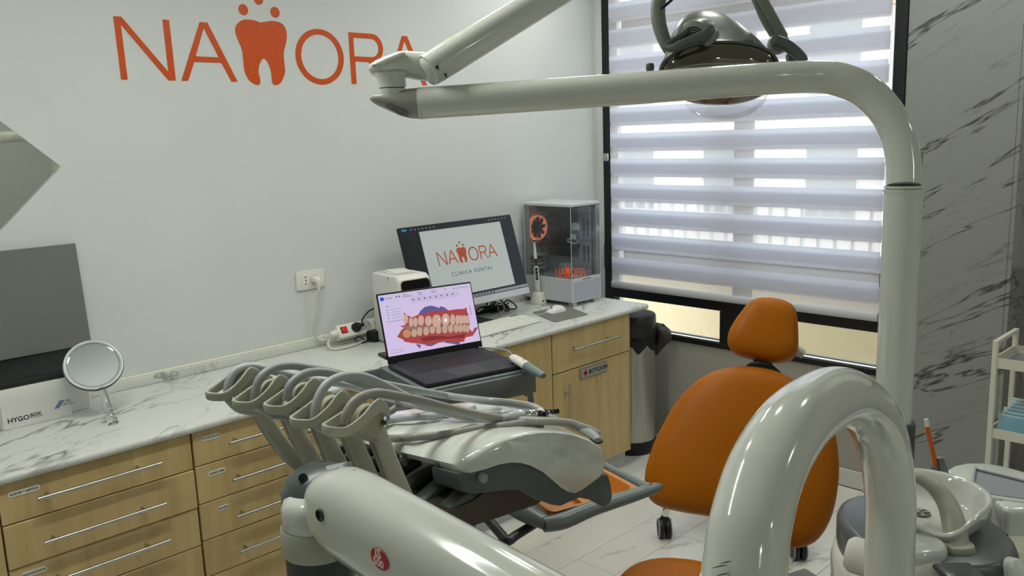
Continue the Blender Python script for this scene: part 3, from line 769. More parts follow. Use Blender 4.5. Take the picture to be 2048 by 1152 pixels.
# fans, seen through the side glass, facing the camera side
def fan(c, ax, r, glow):
    f = BM(); lathe(f, c, [(r, -.012), (r * 1.1, -.012), (r * 1.1, .012), (r, .012)], ax, 32, cap=False)
    o = part('fan_ring', f, mat('fan_glow', (60, 20, 12), .4, emit=(238, 128, 100), es=.95) if glow else BLACK, t)
    g = BM(); lathe(g, c, [(r * .38, -.008), (r * .38, .008), (.001, .01)], ax, 20)
    a = V(ax).normalized(); u = a.orthogonal().normalized(); w = a.cross(u)
    for k in range(9):
        th = 2 * PI * k / 9; d = u * math.cos(th) + w * math.sin(th); e = a.cross(d)
        slab(g, [c + d * r * .36, c + d * r * .95 + e * r * .18, c + d * r * .95 + e * r * .5, c + d * r * .36 + e * r * .28], a * .003)
    part('fan_blades', g, mat('fan_black', (8, 8, 9), .8, spec=.1), o)
fan(V((PX0 + .078, PY1 - .03, PZ1 - .142)), (0, -1, 0), .060, True)
fan(V((PX0 + .097, PY0 + .19, PZ0 + .43)), (-1, 0, 0), .05, False)
q = BM(); bx(q, (PX0 + .06, PY0 + .10, PZ0 + .127), (PX0 + .11, PY0 + .15, PZ0 + .19), .003, 1); part('supply_cover', q, mat('slot_white2', (190, 194, 198), .4), t, smooth=0)
q = BM(); rr = []
for k in range(25): rr.append(V((PX0 + .075 + .034 * math.cos(2 * PI * k / 24), PY0 + .055 + .02 * math.sin(2 * PI * k / 24), PZ0 + .315 + .01 * math.sin(2 * PI * k / 24))))
tube(q, rr, .0035, 8, 1, cap=False); lathe(q, (PX0 + .085, PY0 + .06, PZ0 + .325), [(.018, 0), (.018, .02), (.008, .026)], Z, 16); part('pump_hose', q, mat('white_tube', (220, 224, 226), .3), t)
# glowing lettering lying along the glass corner
gx, gp = V((.707, -.707, 0)), V((PX0 + .016, PY0 + .128, PZ0 + .131)); k_ = .158 / LOGO_W
hb = BM()
for n, s in logo_shapes()[:6]: put(hb, shape2d(s, gp, gx * k_, Z * k_ * 1.55, .001))
obx(hb, gp - Z * .004, gx, V((.707, .707, 0)), Z, (0, -.0006, 0), (.158, .0006, .0022))
part('glowing_lettering', hb, mat('lit_orange', (60, 12, 4), .4, emit=(250, 92, 40), es=1.1), t, smooth=0)
pc('front_filter', (PX0 + .014, PY0 - .002, PZ0 + .012), (PX1 - .012, PY0 + .001, PZ0 + .108), mat('mesh_grey', (172, 178, 190), .5), .001)
pc('button_slot', (PX0 + .085, PY0 - .0015, PZ0 + .114), (PX0 + .15, PY0 + .002, PZ0 + .1205), mat('slot_trim', (130, 136, 138), .4), .0005)
for x in (PX0 + .02, PX1 - .045):
    for y in (PY0 + .012, PY1 - .05): pc('foot', (x, y, ZC + .0005), (x + .03, y + .035, PZ0), WPC, .002)

# ------------------------------------------------------------------ curing light in its charger
t = thing('curing_lamp', 'slim white dental curing lamp standing in its rounded charger', 'curing lamp', (3.115, 3.0, ZC))
cb = on(1077, 607, 'z', ZC); cb = V((cb.x, cb.y, ZC))
q = BM()
rs = []
for r1, h in ((.040, .0005), (.041, .01), (.037, .025), (.031, .045), (.027, .062), (.024, .066), (.020, .062), (.018, .05)):
    rs.append([cb + V((math.cos(2 * PI * k / 28) * r1 * 1.05, math.sin(2 * PI * k / 28) * r1 * 1.15, h)) for k in range(28)])
rings(q, rs); part('charger', q, mat('lamp_white', (214, 212, 204), .28), t)
dd = V((-.62, -.78, 0)); q = BM(); c_ = cb + dd * .0415 + Z * .018 + V((.012, -.004, 0)); sd = Z.cross(dd)
slab(q, rrect(c_, sd * .013, Z * .0065, .004), dd * .003); part('charge_window', q, BLACK, t)
lean = V((-.045, .02, 1)).normalized()
p_ = cb + Z * .05
lm = BM(); tube(lm, [p_, p_ + lean * .05, p_ + lean * .10, p_ + lean * .145, p_ + lean * .155], [.0135, .0145, .0145, .013, .010], 20); part('grip', lm, MATS['lamp_white'], t)
q = BM(); f_ = (EYE - p_); f_.z = 0; f_.normalize(); f_ = (f_ - lean * f_.dot(lean)).normalized(); r_ = lean.cross(f_)
slab(q, rrect(p_ + lean * .113 + f_ * .0126, r_ * .0062, lean * .034, .006), f_ * .003, .0008, 1)
q2 = BM()
for h in (.095, .11, .13): lathe(q2, p_ + lean * h + f_ * .0155, [(.0036, 0), (.0036, .0008), (.0005, .001)], f_, 12)
part('button_panel', [(q, BLACK), (q2, mat('button_grey', (150, 152, 152), .4))], None, t)
q = BM(); tube(q, [p_ + lean * .154, p_ + lean * .165, p_ + lean * .195], [.0095, .009, .009], 16); part('steel_collar', q, mat('dull_steel', (120, 118, 110), .3, .8), t)
q = BM(); lathe(q, p_ + lean * .192, [(.010, 0), (.034, .001), (.034, .0035), (.010, .004)], lean, 28); part('shield_disc', q, mat('brown_shield', (58, 26, 20), .2), t)
q = BM(); tube(q, [p_ + lean * .195, p_ + lean * .22, p_ + lean * .265, p_ + lean * .285, p_ + lean * .292 + f_ * .006], [.0095, .008, .0058, .0065, .0075], 14); part('light_tip', q, mat('lamp_tip', (232, 230, 220), .2), t)
q = BM(); tube(q, [p_ + lean * .289 - f_ * .006, p_ + lean * .291 + f_ * .018], [.006, .0068], 14, 1); part('tip_head', q, mat('tip_dark', (60, 62, 56), .3), t)
cardp = thing('shield_card', 'small pale plastic card propped behind the curing lamp', 'card', cb + V((.055, .02, 0)))
q = BM(); slab(q, [cb + V((.03, .035, .055)), cb + V((.07, .03, .105)), cb + V((.085, .03, .098)), cb + V((.045, .035, .0415))], (.001, .003, 0)); part('card', q, mat('pale_card', (196, 186, 166), .4), cardp, smooth=0)

# ------------------------------------------------------------------ mouse, pad, keyboard
pad_ = [on(x, y, 'z', ZC) for x, y in ((1177, 630), (1110, 645), (1062, 626), (1130, 611))]
q = BM()
pA, pB, pC, pD = pad_
cpad = (pA + pB + pC + pD) / 4
ea = ((pA - pB) + (pD - pC)) / 4; eb = ((pD - pA) + (pC - pB)) / 4; 
slab(q, rrect(cpad + Z * .0006, ea, eb, .02, 5), (0, 0, .0022)); tag(part('mouse_pad', q, mat('grey_cloth_pad', (120, 118, 112), .8)), 'thin grey mouse pad in front of the computer tower', 'mouse pad')
t = thing('computer_mouse', 'white computer mouse on the grey pad', 'mouse', (3.10, 2.89, ZC + .003))
m0 = V((3.105, 2.875, ZC + .003)); ax = V((1, -.10, 0)).normalized(); ay = Z.cross(ax)
q = BM(); rs = []
for s, wd, h in ((0, .012, .010), (.006, .022, .018), (.02, .028, .028), (.045, .031, .034), (.07, .031, .030), (.09, .029, .02), (.105, .024, .012), (.112, .012, .008)):
    c_ = m0 + ax * (.056 - s)
    rs.append([c_ + ay * wd * math.cos(a) + Z * (h * max(math.sin(a), 0) ** .8 + .0005) for a in [PI * k / 12 for k in range(13)]])
rings(q, rs); part('shell', q, mat('mouse_white', (226, 226, 220), .28), t)
q = BM(); bx(q, (m0.x - .053, m0.y - .001, ZC + .012), (m0.x - .02, m0.y + .0005, ZC + .0335), rot=(0, 'Z')); q.free()
q = BM(); lathe(q, m0 + ax * -.03 + Z * .026 + ay * -.003, [(.006, 0), (.006, .006)], ay, 14); part('wheel', q, mat('wheel_grey', (150, 150, 148), .4), t)

kb = [on(x, y, 'z', ZC + .012) for x, y in ((1083, 640), (1042, 622), (960, 645))]
kA, kB, kC = kb
key_y = (kB - kA); kd = key_y.length; key_y = key_y.normalized(); key_x = V((-key_y.y, key_y.x, 0)); key_x = -key_x if key_x.x > 0 else key_x
key_x = V((-1, -.012, 0)).normalized(); key_y = V((.012, 1, 0)).normalized(); kd = .165; klen = .445
t = thing('keyboard', 'white keyboard with white keys on the worktop in front of the monitor', 'keyboard', (kA.x - .22, kA.y + .08, ZC))
ko = V((kA.x, kA.y, ZC + .0008)); kx = -key_x
ko = ko - kx * klen
def kp(a, b, c): return ko + kx * a + key_y * b + Z * c
q = BM(); slab(q, [kp(0, 0, 0), kp(0, kd, 0), kp(0, kd, .020), kp(0, 0, .011)], kx * klen, .0035, 2); part('base', q, mat('keyboard_white', (222, 221, 214), .35), t)
slope = .009 / kd
q = BM(); n = 0
for r in range(6):
    y0 = .012 + r * .0235
    wds = ([1.4, 1.2, 1.2, 6.0, 1.2, 1.2, 1.4] if r == 0 else [1.6] + [1] * 11 + [1.5] if r < 5 else [1] * 13)
    tot = sum(wds); x = .012; unit = (.315 - .012) / tot
    for w in wds:
        z0 = .0115 + y0 * slope + .0
        q = BM(); obx(q, ko, kx, key_y, Z, (x + .0008, y0 + .001, z0 - .002), (x + w * unit - .0008, y0 + .0205 - (.006 if r == 5 else 0), z0 + .0045), .0014, 1)
        part('key', q, mat('key_white', (230, 229, 222), .4), t, smooth=0); x += w * unit
    for k in range(3 if r != 2 else 1):
        q = BM(); xx = .322 + (k if r != 2 else 1) * .0165; obx(q, ko, kx, key_y, Z, (xx, y0 + .001, z0 - .002), (xx + .015, y0 + .0205 - (.006 if r == 5 else 0), z0 + .0045), .0014, 1); part('key', q, MATS['key_white'], t, smooth=0)
    if r < 5:
        for k in range(4):
            q = BM(); xx = .376 + k * .0163; obx(q, ko, kx, key_y, Z, (xx, y0 + .001, z0 - .002), (xx + .0148, y0 + .0205, z0 + .0045), .0014, 1); part('key', q, MATS['key_white'], t, smooth=0)
q = BM(); obx(q, ko, kx, key_y, Z, (.377, .150, .0195), (.438, .159, .0206)); part('indicator_strip', q, mat('strip_dark', (40, 44, 44), .3), t, smooth=0)
q = BM(); tube(q, [kp(.25, kd, .008), V((2.66, 3.0, ZC + .0045)), V((2.78, 3.02, ZC + .0045)), V((2.93, 3.07, ZC + .02)), V((2.98, 3.15, ZC + .05))], .0022, 8); part('cable', q, mat('cable_white', (214, 214, 208), .4), t)
mc_ = BM(); tube(mc_, [m0 - ax * .054 + Z * .006, V((3.0, 2.90, ZC + .0035)), V((2.96, 2.99, ZC + .003)), V((2.88, 3.03, ZC + .006)), V((2.92, 3.12, ZC + .06))], .0018, 8); part('cable', mc_, MATS['cable_white'], bpy.data.objects['computer_mouse'])
# tangle of cables under the monitor
rnd = random.Random(3)
for i in range(5):
    q = BM(); P = [V((2.98 - .02 * i, 3.18, .955 + .01 * i))]
    for k in range(5): P.append(V((2.82 + rnd.random() * .22, 3.06 + rnd.random() * .11, ZC + .008 + rnd.random() * (.05 if k % 2 else .012))))
    P.append(V((2.72 + .07 * i, 3.15, ZC + .006)))
    if i < 2: P += [V((2.66, 3.14, ZC + .006)), V((2.55, 3.16, ZC + .006))]
    tag(part('black_cable', q if tube(q, P, .0042 - .0003 * i, 8, 6) else q, BLACK), 'one of the tangled black cables lying under the monitor', 'cable', 'tangled black cables')
# ================================================================== instrument delivery table (dental unit)
F = V((.987, 1.151, 1.128))                    # lower front left corner of the white shell
def hd(deg): return V((math.cos(math.radians(deg)), math.sin(math.radians(deg)), 0))
U8, V98, UF = hd(8), hd(98), hd(-10)
NF = V((-UF.y, UF.x, 0))
def ff(px, py, off=0):                          # pixel -> (along, height) on the front face
    p = onp(px, py, F + NF * off, NF) - F
    return p.dot(UF), p.z
def pv(px, py, v0): return onp(px, py, F + V98 * v0, V98)
def pz(px, py, dz): return on(px, py, 'z', F.z + dz)
du = thing('delivery_unit', 'white dental instrument table on a thick white arm, five curved hose holders on its side', 'dental unit', (1.15, 1.3, 0))
BL = F + V98 * .47
FRu = .335
BR = F + UF * FRu + hd(72) * .40
BL.z = F.z; BR.z = F.z - .022
def sh(uv, s):
    u, z = uv
    a = F + UF * u + Z * z; b = BL + (BR - BL) * (u / FRu) + Z * (z * (.15 if z > 0 else .75))
    return a.lerp(b, s)
def loft_shell(prof, s0, s1, r=.05, k=.94, back=.96):
    c = (sum(p[0] for p in prof) / len(prof), sum(p[1] for p in prof) / len(prof))
    def sc(f): return [(c[0] + (p[0] - c[0]) * f, c[1] + (p[1] - c[1]) * f) for p in prof]
    rs = []
    for f, s in ((k, 0), (k + (1 - k) * .6, .012), (k + (1 - k) * .9, .035), (1, .075), (1, .5), (1, .93), (back + .02, .985), (back - .03, 1)):
        rs.append([sh(p, s0 + (s1 - s0) * s) for p in sc(f)])
    q = BM(); rings(q, rs); return q
wp = [ff(*p) for p in [(932, 947), (966, 938), (992, 929), (1018, 925), (1038, 926), (1060, 932), (1087, 946), (1106, 962), (1124, 978), (1139, 987), (1153, 990), (1167, 984), (1186, 970), (1205, 956), (1213, 944), (1215, 925), (1213, 907), (1205, 894), (1183, 880), (1150, 868), (1115, 862), (1080, 862), (1045, 867), (1005, 880), (972, 896), (940, 918), (928, 934)]]
part('white_shell', loft_shell(wp, 0, 1), GLOSSW, du, smooth=60)
gp = [ff(*p, .012) for p in [(917, 947), (920, 972), (928, 983), (945, 985), (983, 980), (1010, 977), (1035, 979), (1052, 986), (1070, 997), (1098, 1008), (1118, 1011), (1140, 1001), (1157, 994), (1177, 998), (1195, 1008), (1208, 1013), (1217, 1006), (1222, 991), (1219, 968), (1214, 950), (1170, 945), (1060, 918), (1018, 912), (975, 920)]]
c = (sum(p[0] for p in gp) / len(gp), sum(p[1] for p in gp) / len(gp))
q = BM(); rs = []
for f, s in ((.955, .012), (.985, .018), (1, .03), (1, .16), (.9, .18)):
    rs.append([sh((c[0] + (a - c[0]) * f, c[1] + (b - c[1]) * f), s) for a, b in gp])
rings(q, rs); part('grey_fascia', q, mat('fascia_grey', (88, 96, 96), .3), du, smooth=60)
p0 = onp(960, 953, F + NF * .006, NF); q = BM(); lathe(q, p0 - NF * .004, [(.0095, 0), (.0095, .010), (.0085, .0115), (.001, .0118)], -NF, 24); part('round_cap', q, mat('cap_grey', (150, 154, 150), .4), du)
# belly under the shell
q = BM(); pts = [(985, 970), (1040, 972), (1078, 996), (1082, 1003), (1074, 1009), (1000, 1034), (945, 1052), (880, 1064), (868, 1045), (900, 1022), (950, 1000)]
rs = [[F + V98 * s + (pv(*p, .022) - F - V98 * .022) for p in pts] for s in (.022, .03, .30, .31)]
rings(q, rs); part('belly', q, mat('belly_brown_grey', (70, 66, 58), .4), du, smooth=40)
# ribbed barrel that carries the hose holders
axis0 = F + U8 * .08 + Z * -.312
segs = 13
for i in range(segs):
    s0, s1 = .028 + i * .033, .028 + (i + 1) * .033
    dark = i % 2 == 1
    r = .248 if dark else .260
    q = BM(); rs = []
    for s, rr in ((s0, r - .003), (s0 + .003, r), (s1 - .003, r), (s1, r - .003)):
        rs.append([axis0 + V98 * s + U8 * (-rr * math.cos(a)) + Z * (-rr * math.sin(a)) for a in [PI * (-.54 + k / 20 * .27) for k in range(21)]] + [axis0 + V98 * s + U8 * x + Z * z for x, z in ((-.15, .165), (-.02, .19), (.02, .20))])
    rings(q, rs); part('holder_slot' if dark else 'barrel_rib', q, BLACK if dark else mat('rib_grey', (92, 98, 96), .35), du, smooth=50)
# slots in the shell's side
for px, py in ((812, 914), (877, 932)):
    p_ = onp(px, py, F, U8)
    q = BM(); tube(q, [p_ - U8 * .004 + Z * .008, p_ - U8 * .004 - Z * .016], .0055, 10, 1); part('side_notch', q, mat('notch_grey', (92, 94, 88), .5), du)
# thumb strip on the right-hand end
q = BM(); ps = [pz(*p, .030) for p in ((1141, 853), (1160, 856), (1184, 868), (1196, 880))]
tube(q, ps, [.007, .012, .012, .008], 12, 5, .55, up=(0, 0, 1)); part('thumb_strip', q, HOSE, du)
q = BM(); ps = [pz(*p, .024) for p in ((1182, 868), (1190, 875), (1197, 884))]; tube(q, ps, [.008, .012, .009], 12, 4, .5, up=(0, 0, 1)); part('strip_end', q, DKGREY, du)
# hose holders: an arm, a hooked loop and a roller each
arms = [
  [(640, 965), (612, 938), (580, 910), (545, 862), (515, 808), (497, 768)],
  [(650, 955), (622, 915), (598, 870), (573, 818), (555, 784)],
  [(690, 955), (668, 910), (648, 865), (630, 822), (621, 792)],
  [(745, 970), (722, 915), (698, 858), (682, 816)],
  [(812, 1005), (788, 945), (766, 888), (748, 840)]]
hinge = [(508, 757), (565, 773), (630, 781), (686, 807), (757, 826)]
tips = [(418, 793), (472, 811), (535, 819), (588, 847), (653, 862)]
VV = [.425, .332, .238, .144, .05]
for i in range(5):
    v0 = VV[i]
    a = [pv(*p, v0) for p in arms[i]]; h = pv(*hinge[i], v0); tp = pv(*tips[i], v0)
    q = BM(); tube(q, a, [.020, .0185, .0175, .0165, .015, .0135][:len(a)] if len(a) == 6 else [.0205, .0185, .017, .015][:4] + ([.0135] if len(a) == 5 else []), 16, 6, .40, up=V98)
    tube(q, [p + V98 * .020 for p in a], [.0125] * len(a), 12, 6, .35, up=V98)
    arm = part('hose_holder', q, CREAMP, du)
    # the loop: near side, tip, far side
    e = (tp - h); L = e.length; e.normalize(); w = V98.cross(e); w = w if w.z > 0 else -w
    def lp(x, y, s): return h + e * (x * L) + w * y + V98 * s
    n_, f_ = -.021, .023
    P = [lp(.0, -.022, n_ + .004), lp(-.02, .004, n_), lp(.12, .020, n_), lp(.26, .018, n_), lp(.5, .004, n_), lp(.78, -.004, n_ + .001), lp(.95, -.001, n_ + .010), lp(1.0, .001, .001), lp(.95, .001, f_ - .010), lp(.78, .0, f_ - .001), lp(.5, .006, f_), lp(.22, .016, f_), lp(.05, .012, f_)]
    q = BM(); tube(q, P, [.009, .0115, .0125, .0125, .0105, .009, .0085, .0085, .0085, .009, .0105, .011, .010], 12, 6, .42, up=None)
    # a flat band: rebuild with its section standing upright
    q.free(); q = BM(); Q = cr(P, 6); Q = [V(x) for x in Q]
    wd = [x[0] for x in cr([(x,) for x in [.012, .017, .020, .0195, .0155, .0125, .012, .012, .012, .0125, .0145, .016, .014]], 6)]
    rs = []
    for k, pnt in enumerate(Q):
        tg = (Q[min(k + 1, len(Q) - 1)] - Q[max(k - 1, 0)]).normalized()
        sd = tg.cross(w).normalized(); hh = wd[k]
        upv = w
        rs.append([pnt + sd * .0032 + upv * hh * .5, pnt + sd * .0018 + upv * (hh * .5 + .002), pnt - sd * .0018 + upv * (hh * .5 + .002), pnt - sd * .0032 + upv * hh * .5,
                   pnt - sd * .0032 - upv * hh * .5, pnt - sd * .0018 - upv * (hh * .5 + .002), pnt + sd * .0018 - upv * (hh * .5 + .002), pnt + sd * .0032 - upv * hh * .5])
    rings(q, rs); part('loop', q, CREAMP, arm, smooth=50)
    dc = lp(.22, -.008, 0)
    q = BM(); lathe(q, dc - V98 * .012, [(.001, 0), (.026, 0), (.030, .004), (.027, .012), (.030, .02), (.026, .024), (.001, .024)], V98, 28, cap=False); part('roller', q, CREAM2, arm)
    q = BM(); tube(q, [lp(.06, -.012, -.02), lp(.06, -.012, -.0165)], .0042, 12, 1)
    lathe(q, lp(.06, -.012, -.021), [(.0042, 0), (.003, 0), (.003, .003)], V98, 12, cap=False); part('pivot_screw', q, DKGREY, arm)

# ------------------------------------------------------------------ handpieces with their hoses
def pts(l): return [pv(p[1], p[2], p[3]) if p[0] == 'v' else pz(p[1], p[2], p[3]) for p in l]
hoses = [
 ('v', 'pale grey handpiece hose through the holder farthest from the arm joint', HOSE2,
  [('v', 456, 800, .425), ('v', 456, 772, .425), ('v', 468, 745, .425), ('v', 490, 734, .425), ('v', 512, 734, .425), ('v', 538, 740, .42), ('v', 572, 748, .41), ('v', 610, 757, .40), ('v', 655, 763, .39), ('v', 700, 772, .38), ('z', 760, 790, .055), ('z', 812, 806, .046), ('z', 870, 818, .046), ('z', 930, 826, .046), ('z', 985, 824, .046)],
  [('v', 456, 798, .425), ('v', 478, 818, .425), ('v', 520, 826, .42)]),
 ('v', 'grey handpiece hose arching over the second holder and lying outermost beside the laptop tray', HOSE,
  [('v', 509, 808, .332), ('v', 512, 776, .332), ('v', 524, 752, .332), ('v', 548, 736, .332), ('v', 578, 731, .332), ('v', 608, 734, .332), ('v', 650, 741, .33), ('v', 705, 754, .33), ('v', 770, 768, .33), ('v', 842, 782, .32), ('v', 905, 793, .31), ('z', 967, 801, .062), ('z', 1030, 807, .056), ('z', 1066, 814, .05), ('z', 1084, 824, .045)],
  [('v', 509, 806, .332), ('v', 530, 818, .33), ('v', 545, 829, .33), ('v', 565, 832, .33), ('v', 585, 842, .33), ('v', 625, 850, .31)]),
 ('v', 'shiny grey handpiece hose over the middle holder', HOSE,
  [('v', 574, 806, .238), ('v', 577, 778, .238), ('v', 592, 758, .238), ('v', 615, 746, .238), ('v', 645, 744, .238), ('v', 680, 752, .238), ('v', 715, 764, .235), ('v', 755, 777, .23), ('v', 800, 790, .225), ('z', 850, 806, .05), ('z', 905, 818, .046), ('z', 960, 828, .046), ('z', 1008, 828, .046)],
  [('v', 574, 804, .238), ('v', 596, 828, .23), ('z', 760, 828, .034), ('z', 800, 812, .034), ('z', 850, 806, .034)]),
 ('v', 'broad pale grey handpiece hose looping high over the fourth holder', HOSE2,
  [('v', 630, 842, .144), ('v', 632, 812, .144), ('v', 646, 778, .144), ('v', 668, 759, .144), ('v', 700, 751, .144), ('v', 732, 755, .144), ('v', 770, 771, .14), ('v', 806, 790, .135), ('v', 850, 810, .13), ('v', 896, 826, .12), ('z', 940, 835, .046), ('z', 990, 838, .046), ('z', 1022, 834, .046)],
  [('v', 630, 840, .144), ('v', 655, 858, .14), ('z', 765, 842, .034), ('z', 820, 835, .034), ('z', 896, 829, .034), ('z', 950, 818, .034)]),
 ('v', 'brownish grey handpiece hose over the holder nearest the arm joint', mat('warm_grey_silicone', (152, 150, 143), .36),
  [('v', 690, 848, .05), ('v', 693, 828, .05), ('v', 708, 804, .05), ('v', 730, 791, .05), ('v', 755, 786, .05), ('v', 790, 791, .055), ('v', 840, 801, .06), ('v', 879, 811, .062), ('v', 948, 828, .066), ('z', 1018, 838, .042), ('z', 1087, 842, .044), ('z', 1139, 846, .042), ('z', 1158, 853, .036)],
  [('v', 690, 846, .05), ('v', 715, 864, .05), ('v', 750, 876, .05), ('z', 790, 877, .035), ('z', 834, 874, .036), ('z', 896, 868, .036), ('z', 959, 857, .036), ('z', 1012, 851, .037), ('z', 1052, 845, .037), ('z', 1074, 846, .036), ('z', 1086, 853, .028)])]
for i, (_, lab, m_, up, dn) in enumerate(hoses):
    P = pts(up)
    t = thing('handpiece', lab, 'handpiece', P[-1], 'handpieces with hoses')
    q = BM(); tube(q, P, .0083, 14, 6); part('hose', q, m_, t)
    q = BM(); tube(q, pts(dn), .0080, 12, 6); part('return_hose', q, m_, t)
    d = (P[-1] - P[-2]).normalized(); d2 = V((d.x, d.y, min(d.z, -.12))).normalized(); e = P[-1]
    if i in (2, 3):
        q = BM(); tube(q, [e - d * .005, e + d * .010, e + d * .03], [.010, .012, .0095], 16, 4); part('coupling', q, HOSE2, t)
        q = BM(); lathe(q, e + d * .028, [(.0092, 0), (.0098, .003), (.0098, .014), (.0088, .015), (.0098, .0165), (.0098, .038), (.009, .042), (.008, .044)], d, 20); part('steel_sleeve', q, CHROME, t)
        q = BM(); lathe(q, e + d * .072, [(.0088, 0), (.0092, .004), (.007, .008)], d, 16)
        for k in range(5): lathe(q, e + d * (.08 + k * .0052), [(.0045, 0), (.0062, .001), (.0062, .003), (.0045, .004)], d, 14)
        part('spigot', q, mat('dark_steel', (70, 70, 68), .25, .9), t)
    else:
        q = BM(); tube(q, [e - d * .004, e + d * .012, e + d2 * .03, e + d2 * .045], [.0086, .0095, .0085, .006], 14, 4); part('hose_end', q, HOSE, t)

# ------------------------------------------------------------------ thick white arm, its joint and post
J = at(640, 1000, 1.36)
A0, A1 = at(694, 1022, 1.34), at(1080, 1257, 1.06)
ad = (A1 - A0).normalized()
vw = -(A0.lerp(A1, .4) - EYE).normalized()
# section axes: w up-ish across the arm, s sideways
aw = (Z - ad * Z.dot(ad)).normalized(); as_ = ad.cross(aw)
if as_.dot(vw) < 0: as_ = -as_
def sec(c_, hw_, hs_, p=3.0, n=32):
    return ellipse(c_, as_ * hs_, aw * hw_, n, p)
q = BM(); rs = []
for t_, k in ((-.066, .30), (-.063, .48), (-.054, .68), (-.038, .84), (-.012, .95), (.03, 1), (.2, 1.0), (.5, 1.0), (.9, 1.0)):
    rs.append(sec(A0 + ad * t_, .070 * k, .056 * (k if k > .9 else k * .5 + .45), 2.7))
rings(q, rs); main = part('swing_arm', q, GLOSSW, du, smooth=60)
def onarm(px, py):
    c_ = A0 + as_ * .0562; return onp(px, py, c_, as_)
p_ = onarm(639, 1031); q = BM(); lathe(q, p_ - as_ * .006, [(.0095, 0), (.0095, .0072), (.0075, .0075), (.0075, .004), (.001, .004)], as_, 20, cap=False); part('pivot_hole', q, mat('hole_brown', (58, 54, 46), .6), main)
# round red emblem
ec = onarm(760, 1118); eu, ew = -ad, aw
bd = onarm(782, 1118) - onarm(740, 1118); bu = bd.normalized() if True else bd
bu = (ad).normalized(); bw = aw
q = BM(); slab(q, ellipse(ec + as_ * .0004, bu * .0205, bw * .0155, 36), as_ * .0006)
q2 = text('iS', .0215, ec + as_ * .0012 - bu * .0105 + bw * .001, bu, bw, .0002, bold=.03); put(q2, text('500', .0160, ec + as_ * .0012 - bu * .0145 - bw * .0115, bu, bw, .0002, bold=.03))
part('emblem', [(q, mat('emblem_red', (186, 34, 40), .4)), (q2, mat('emblem_white', (232, 226, 220), .4))], None, main, 'round red emblem reading iS 500', smooth=0)
# joint head
PC = at(634, 1034, 1.40)
q = BM(); lathe(q, V((PC.x, PC.y, PC.z - .012)), [(.054, 0), (.0565, .006), (.0565, .026), (.0555, .036), (.051, .046), (.040, .053), (.001, .055)], Z, 40, cap=False); part('joint_head', q, GLOSSW, du, smooth=60)
q = BM(); c_ = at(640, 974, 1.43)
rings(q, [ellipse(c_ + Z * h, V((r, 0, 0)), V((0, r, 0)), 36) for r, h in ((.060, -.045), (.065, -.02), (.063, .0), (.053, .02), (.034, .033), (.012, .038))]); part('joint_dome', q, mat('dome_grey', (84, 92, 92), .32), du, smooth=70)
p_ = at(606, 956, 1.385); q = BM(); lathe(q, p_, [(.0075, -.006), (.0075, .0), (.001, .001)], (EYE - p_).normalized(), 16); part('dome_hole', q, BLACK, du)
q = BM(); c_ = at(683, 936, 1.42); tube(q, [c_ - RIGHT * .03 - Z * .004, c_, c_ + RIGHT * .016 + Z * .006], [.010, .013, .009], 12, 4, .6, up=(0, 0, 1)); part('joint_ear', q, mat('ear_grey', (160, 164, 166), .4), du)
q = BM(); c_ = at(668, 958, 1.35); tube(q, [c_ - RIGHT * .022 - Z * .012, c_, c_ + RIGHT * .018 + Z * .002], [.016, .017, .012], 12, 4, .6, up=(0, 0, 1)); part('joint_cover', q, mat('dome_grey2', (92, 98, 98), .32), du)
for px, py in ((667, 962), (712, 947)):
    c_ = at(px, py, 1.325); q = BM(); obx(q, c_, ad, as_, aw, (-.010, -.006, -.003), (.010, .006, .003), .002, 2); part('arm_stop', q, mat('stop_grey', (104, 106, 100), .5), du)
q = BM(); o_ = V((PC.x, PC.y, 0)); lathe(q, o_, [(.0575, PC.z - .056), (.060, PC.z - .052), (.060, PC.z - .012), (.057, PC.z - .008), (.054, PC.z - .010)], Z, 40, cap=False); part('collar', q, CREAMP, du)
q = BM(); lathe(q, o_, [(.13, 0.0), (.13, .02), (.062, .05), (.0555, .08), (.0555, PC.z - .050)], Z, 40); part('post', q, DKGREY, du)

# ================================================================== side tray with the orange dish
td = thing('side_tray', 'grey plastic bracket tray holding an orange dish below the instrument table', 'tray', (1.5, 1.35, .80))
TZ = .85
o = on(1096, 1062, 'z', TZ - .02); o.z = TZ; tx, ty_ = hd(-15.5), hd(74.5)
def tp_(a, b, z=0): return o + tx * a + ty_ * b + Z * z
tw = (on(1300, 985, 'z', TZ) - o).dot(tx); tdp = .285
q = BM(); tube(q, [tp_(.0, .02, -.012), tp_(.05, .012, -.012), tp_(tw * .45, .018, -.006), tp_(tw * .8, .014, 0), tp_(tw + .012, .010, .006), tp_(tw + .045, .016, .004)], [.022, .024, .022, .02, .017, .006], 16, 6, .8, up=(0, 0, 1)); part('front_rail', q, mat('tray_grey', (112, 122, 122), .28), td)
q = BM(); tube(q, [tp_(tw + .004, .008, .008), tp_(tw + .002, .05, .008), tp_(tw - .002, tdp * .6, .008), tp_(tw - .004, tdp, .006), tp_(tw * .6, tdp + .012, 0), tp_(.04, tdp, -.004)], [.017, .012, .0105, .012, .014, .016], 14, 6, .8, up=(0, 0, 1)); part('back_rail', q, MATS['tray_grey'], td)
q = BM(); tube(q, [tp_(.01, .012, -.01), tp_(-.01, .10, -.006), tp_(.0, .2, -.004), tp_(.05, tdp, -.004)], [.024, .034, .036, .018], 14, 6, .55, up=(0, 0, 1)); part('left_rail', q, MATS['tray_grey'], td)
q = BM(); b0, b1, b2 = on(966, 1028, 'z', TZ - .03), on(1014, 1082, 'z', TZ - .045), on(1088, 1036, 'z', TZ - .03)
